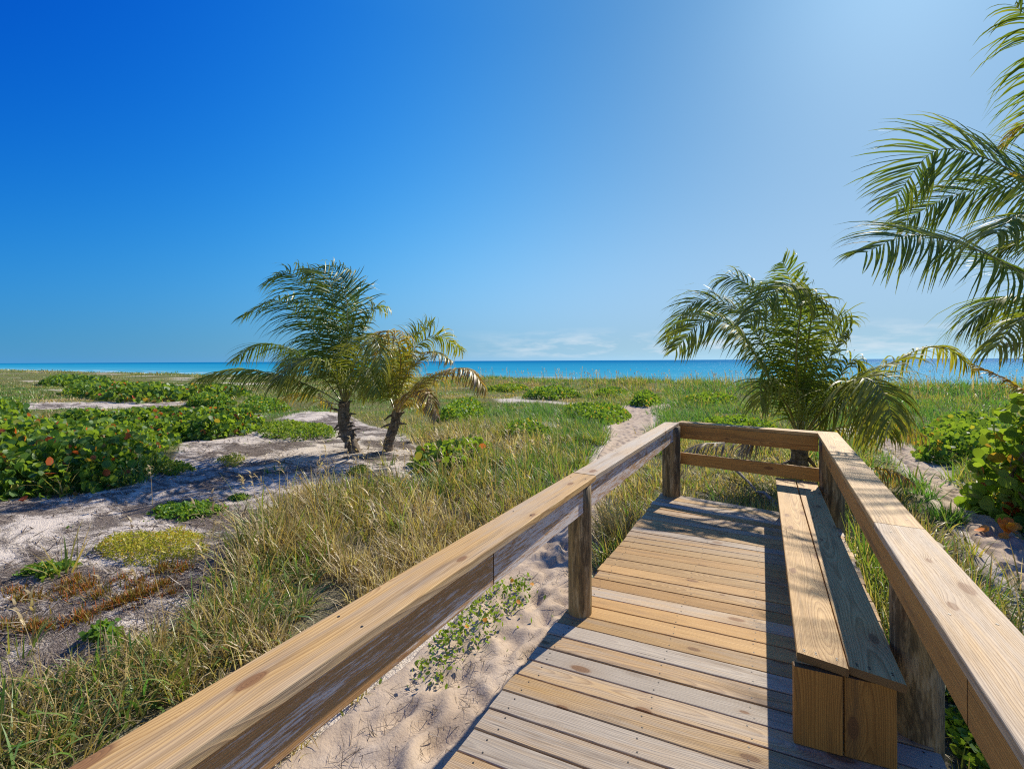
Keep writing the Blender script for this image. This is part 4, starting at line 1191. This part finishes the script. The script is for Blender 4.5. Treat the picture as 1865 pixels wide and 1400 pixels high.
# broad-bladed grass in the near lower left
rng = np.random.default_rng(9)
poly = poly_world([(-60, 1480), (-60, 1290), (150, 1240), (330, 1160), (420, 1020), (520, 960), (620, 980), (560, 1130), (420, 1230), (250, 1330), (120, 1420)])
n = 17000
X = rng.uniform(poly[:, 0].min(), poly[:, 0].max(), n); Y = rng.uniform(poly[:, 1].min(), poly[:, 1].max(), n)
k = inside(poly, X, Y); X, Y = X[k], Y[k]; n = len(X)
cl = fbm(X, Y, 2.2, 61); kk = cl > .38; X, Y, cl = X[kk], Y[kk], cl[kk]; n = len(X)
wide = rng.random(n) < .28
V, F, T = blades(np.stack([X, Y, g(X, Y) - .01], 1), rng.uniform(.14, .46, n), np.where(wide, .024, .009) * rng.uniform(.7, 1.3, n), rng.uniform(0, 6.283, n),
                 np.abs(rng.normal(.3, .35, n)), np.abs(rng.normal(1.4, .8, n)), np.clip(np.where(wide, rng.normal(.22, .18, n), rng.normal(.80, .15, n)), 0, 1), 5, rng.normal(0, .8, n))
tag(link('broad_grass', np_mesh('broad_grass', V, [F], {'tint': T}), M['grass']), 'tangled broad bladed grass and straw in the lower left corner', 'grass', kind='stuff')

# sea oats: thin stalks with heavy heads
def oats(n, dmin, dmax, seed, cond, hr, name, label):
    rng = np.random.default_rng(seed)
    x, y, d = scatter(n * 20, dmin, dmax, -54, 54, rng)
    dens, h, dry = zone(x, y)
    k = (rng.random(len(x)) < dens) & cond(x, y)
    x, y, d = x[k][:n], y[k][:n], d[k][:n]; n = len(x)
    H = rng.uniform(*hr, n); az = math.atan2(-RGT[1], -RGT[0]) + rng.normal(0, 1.0, n)
    lean = np.abs(rng.normal(.05, .08, n)); curl = np.abs(rng.normal(.25, .2, n))
    tint = np.clip(rng.normal(.86, .05, n), 0, 1); wd = .004 + .0009 * d
    b = Bulk()
    V, F, T = blades(np.stack([x, y, g(x, y)], 1), H, wd, az, lean, curl, tint, 5)
    b.add(V, F, T)
    tip = V.reshape(n, 6, 2, 3)[:, 4:6].mean(2)
    for j in range(9):
        f = rng.uniform(0, 1, (n, 1)); p = tip[:, 0] * (1 - f) + tip[:, 1] * f
        V2, F2, T2 = blades(p, rng.uniform(.05, .12, n), wd * 2.0, az + rng.normal(0, .8, n), rng.uniform(.3, 1.6, n), rng.uniform(.4, 1.2, n), np.clip(tint + .1, 0, 1), 2)
        b.add(V2, F2, T2)
    tag(link(name, b.mesh(name), M['grass']), label, 'grass', kind='stuff')

oats(420, 26, 58, 5, lambda x, y: (y > 36) & (y < 52), (1.0, 1.7), 'sea_oats', 'thin sea oat stalks with seed heads standing against the sea')
oats(130, 4, 11, 8, lambda x, y: (x < -2.4), (.7, 1.25), 'near_sea_oats', 'thin dry seed stalks above the near dune grass')

# litter: dry strands and sticks over the hollow
rng = np.random.default_rng(21)
n = 42000
x, y, d = scatter(n, 3.2, 16, -54, 10, rng)
k = inside(SAND_POLY, x, y) & (fbm(x, y * 1.9, .95, 70) + .25 * vnoise(x, y, 4, 3) > .52)
x, y, d = x[k], y[k], d[k]; n = len(x)
P = np.stack([x, y, g(x, y) + rng.uniform(.015, .05, n)], 1)
V, F, T = blades(P, rng.uniform(.06, .30, n), .005 + .0014 * d * rng.uniform(.5, 1.3, n), rng.normal(.35, .9, n) + rng.integers(0, 2, n) * math.pi, rng.uniform(1.2, 1.62, n), rng.uniform(-.25, .35, n),
                 np.clip(rng.beta(.8, 1.3, n), 0, 1), 3, rng.normal(0, .5, n))
tag(link('dry_litter', np_mesh('dry_litter', V, [F], {'tint': T}), M['twig']), 'grey brown litter of dry strands over the sand', 'litter', kind='stuff')
# a few sticks and sprigs on the near path
n = 3600
x = rng.uniform(-2.6, -1.28, n); y = rng.uniform(.6, 6.5, n)
k = fbm(x, y, 1.7, 81) > .54; x, y = x[k], y[k]; n = len(x)
V, F, T = blades(np.stack([x, y, g(x, y) + .03], 1), rng.uniform(.03, .16, n), rng.uniform(.002, .005, n), rng.uniform(0, 6.28, n), rng.uniform(1.3, 1.6, n), rng.uniform(-.3, .3, n), np.clip(rng.beta(1.2, 1.8, n), 0, 1), 3)
tag(link('path_twigs', np_mesh('path_twigs', V, [F], {'tint': T}), M['twig']), 'scattered twigs on the footpath sand by the deck', 'litter', kind='stuff')

# ------------------------------------------------------------------ light
AZ, EL = math.atan2(.29, 1.30), math.atan(1 / math.hypot(.29, 1.30))     # from +Y towards +X; height
S = Vector((math.sin(AZ) * math.cos(EL), math.cos(AZ) * math.cos(EL), math.sin(EL)))
sd = bpy.data.lights.new('sun', 'SUN'); so = bpy.data.objects.new('sun', sd); COL.objects.link(so)
sd.energy = 4.6; sd.angle = R(.53); sd.color = (1, .91, .77)
so.rotation_euler = S.to_track_quat('Z', 'Y').to_euler(); so.location = S * 50

w = bpy.data.worlds.new('World'); SC.world = w; w.use_nodes = True
nt = w.node_tree; nt.nodes.clear()
out = nt.nodes.new('ShaderNodeOutputWorld'); bg = nt.nodes.new('ShaderNodeBackground')
sky = nt.nodes.new('ShaderNodeTexSky'); sky.sky_type = 'NISHITA'; sky.sun_disc = False
sky.sun_elevation = EL; sky.sun_rotation = AZ
sky.air_density = 1.0; sky.dust_density = .55; sky.ozone_density = 3.0; sky.altitude = 0
# thin low clouds over the horizon
tcn = nt.nodes.new('ShaderNodeTexCoord'); sep = nt.nodes.new('ShaderNodeSeparateXYZ'); nt.links.new(tcn.outputs['Generated'], sep.inputs[0])
vm = nt.nodes.new('ShaderNodeVectorMath'); vm.operation = 'MULTIPLY'; vm.inputs[1].default_value = (9, 9, 44); nt.links.new(tcn.outputs['Generated'], vm.inputs[0])
nz = nt.nodes.new('ShaderNodeTexNoise'); nz.inputs['Scale'].default_value = 1.0; nz.inputs['Detail'].default_value = 6; nz.inputs['Roughness'].default_value = .6
nt.links.new(vm.outputs[0], nz.inputs['Vector'])
def mr(sock, a, b, c, d):
    n_ = nt.nodes.new('ShaderNodeMapRange'); n_.inputs[1].default_value = a; n_.inputs[2].default_value = b; n_.inputs[3].default_value = c; n_.inputs[4].default_value = d
    nt.links.new(sock, n_.inputs[0]); return n_.outputs[0]
def mu(a, b):
    n_ = nt.nodes.new('ShaderNodeMath'); n_.operation = 'MULTIPLY'
    for i, v in enumerate((a, b)):
        if isinstance(v, float): n_.inputs[i].default_value = v
        else: nt.links.new(v, n_.inputs[i])
    return n_.outputs[0]
# deepen the sky towards the saturated blue of dry tropical air, by height and by angle from the sun
def wm(op, *a):
    n_ = nt.nodes.new('ShaderNodeMath'); n_.operation = op
    for i, v in enumerate(a):
        if isinstance(v, (int, float)): n_.inputs[i].default_value = v
        else: nt.links.new(v, n_.inputs[i])
    return n_.outputs[0]
zc = wm('MAXIMUM', sep.outputs[2], 0.0)
dp = nt.nodes.new('ShaderNodeVectorMath'); dp.operation = 'DOT_PRODUCT'; nt.links.new(tcn.outputs['Generated'], dp.inputs[0]); dp.inputs[1].default_value = S
dc = wm('MAXIMUM', dp.outputs['Value'], 0.0)
h0 = wm('EXPONENT', wm('MULTIPLY', zc, -1 / .03)); h1 = wm('EXPONENT', wm('MULTIPLY', zc, -1 / .12)); h2 = wm('EXPONENT', wm('MULTIPLY', zc, -1 / .35)); d4 = wm('POWER', dc, 4.0)
COEF = [(-.80, .44, .93), (.91, .94, .866), (-3.291, -1.44, .099), (1.358, -.378, -1.404), (1.67, .403, -.048), (-2.30, -1.37, -1.0), (-12.5, -3.75, -.90), (-.14, -.20, -.16)]
d20 = wm('POWER', dc, 20.0)
zd = wm('MULTIPLY', wm('MINIMUM', zc, .6), wm('SUBTRACT', 1.0, dc))
BACK_FILL = (1.35, 1.12, .84)  # unseen sky behind the camera, warmed and brightened as added fill light
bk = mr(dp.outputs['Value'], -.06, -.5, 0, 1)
cc = nt.nodes.new('ShaderNodeCombineXYZ')
for ch in range(3):
    e = wm('ADD', COEF[0][ch], wm('MULTIPLY', h0, COEF[1][ch]))
    for f_, k_ in ((h1, 2), (h2, 3), (dc, 4), (d4, 5), (zd, 6), (d20, 7)): e = wm('ADD', e, wm('MULTIPLY', f_, COEF[k_][ch]))
    e = wm('EXPONENT', e)
    e = wm('ADD', wm('MULTIPLY', e, wm('SUBTRACT', 1.0, bk)), wm('MULTIPLY', bk, BACK_FILL[ch]))
    nt.links.new(e, cc.inputs[ch])
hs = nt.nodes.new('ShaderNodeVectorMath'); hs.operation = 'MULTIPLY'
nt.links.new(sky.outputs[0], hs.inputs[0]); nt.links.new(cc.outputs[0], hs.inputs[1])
cm = mu(mu(mr(nz.outputs['Fac'], .46, .66, 0, 1), mr(sep.outputs[2], .004, .012, 0, 1)), mr(sep.outputs[2], .075, .035, 0, 1))
cm = mu(mu(cm, mr(sep.outputs[0], -.62, -.40, 0, 1)), .8)
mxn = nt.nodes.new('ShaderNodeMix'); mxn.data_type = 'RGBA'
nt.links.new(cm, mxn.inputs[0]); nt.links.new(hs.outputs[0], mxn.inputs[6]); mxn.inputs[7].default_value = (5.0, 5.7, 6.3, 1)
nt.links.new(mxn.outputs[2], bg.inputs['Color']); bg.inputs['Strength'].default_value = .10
nt.links.new(bg.outputs[0], out.inputs['Surface'])

SC.view_settings.view_transform = 'Standard'; SC.view_settings.look = 'None'
SC.view_settings.exposure = 0.5; SC.view_settings.gamma = 1.0
SC.render.engine = 'CYCLES'
cy = SC.cycles
cy.max_bounces = 6; cy.diffuse_bounces = 3; cy.glossy_bounces = 2; cy.transmission_bounces = 4; cy.transparent_max_bounces = 4
cy.use_denoising = False
SC.cycles.filter_width = 1.15
cy.sample_clamp_indirect = 6.0
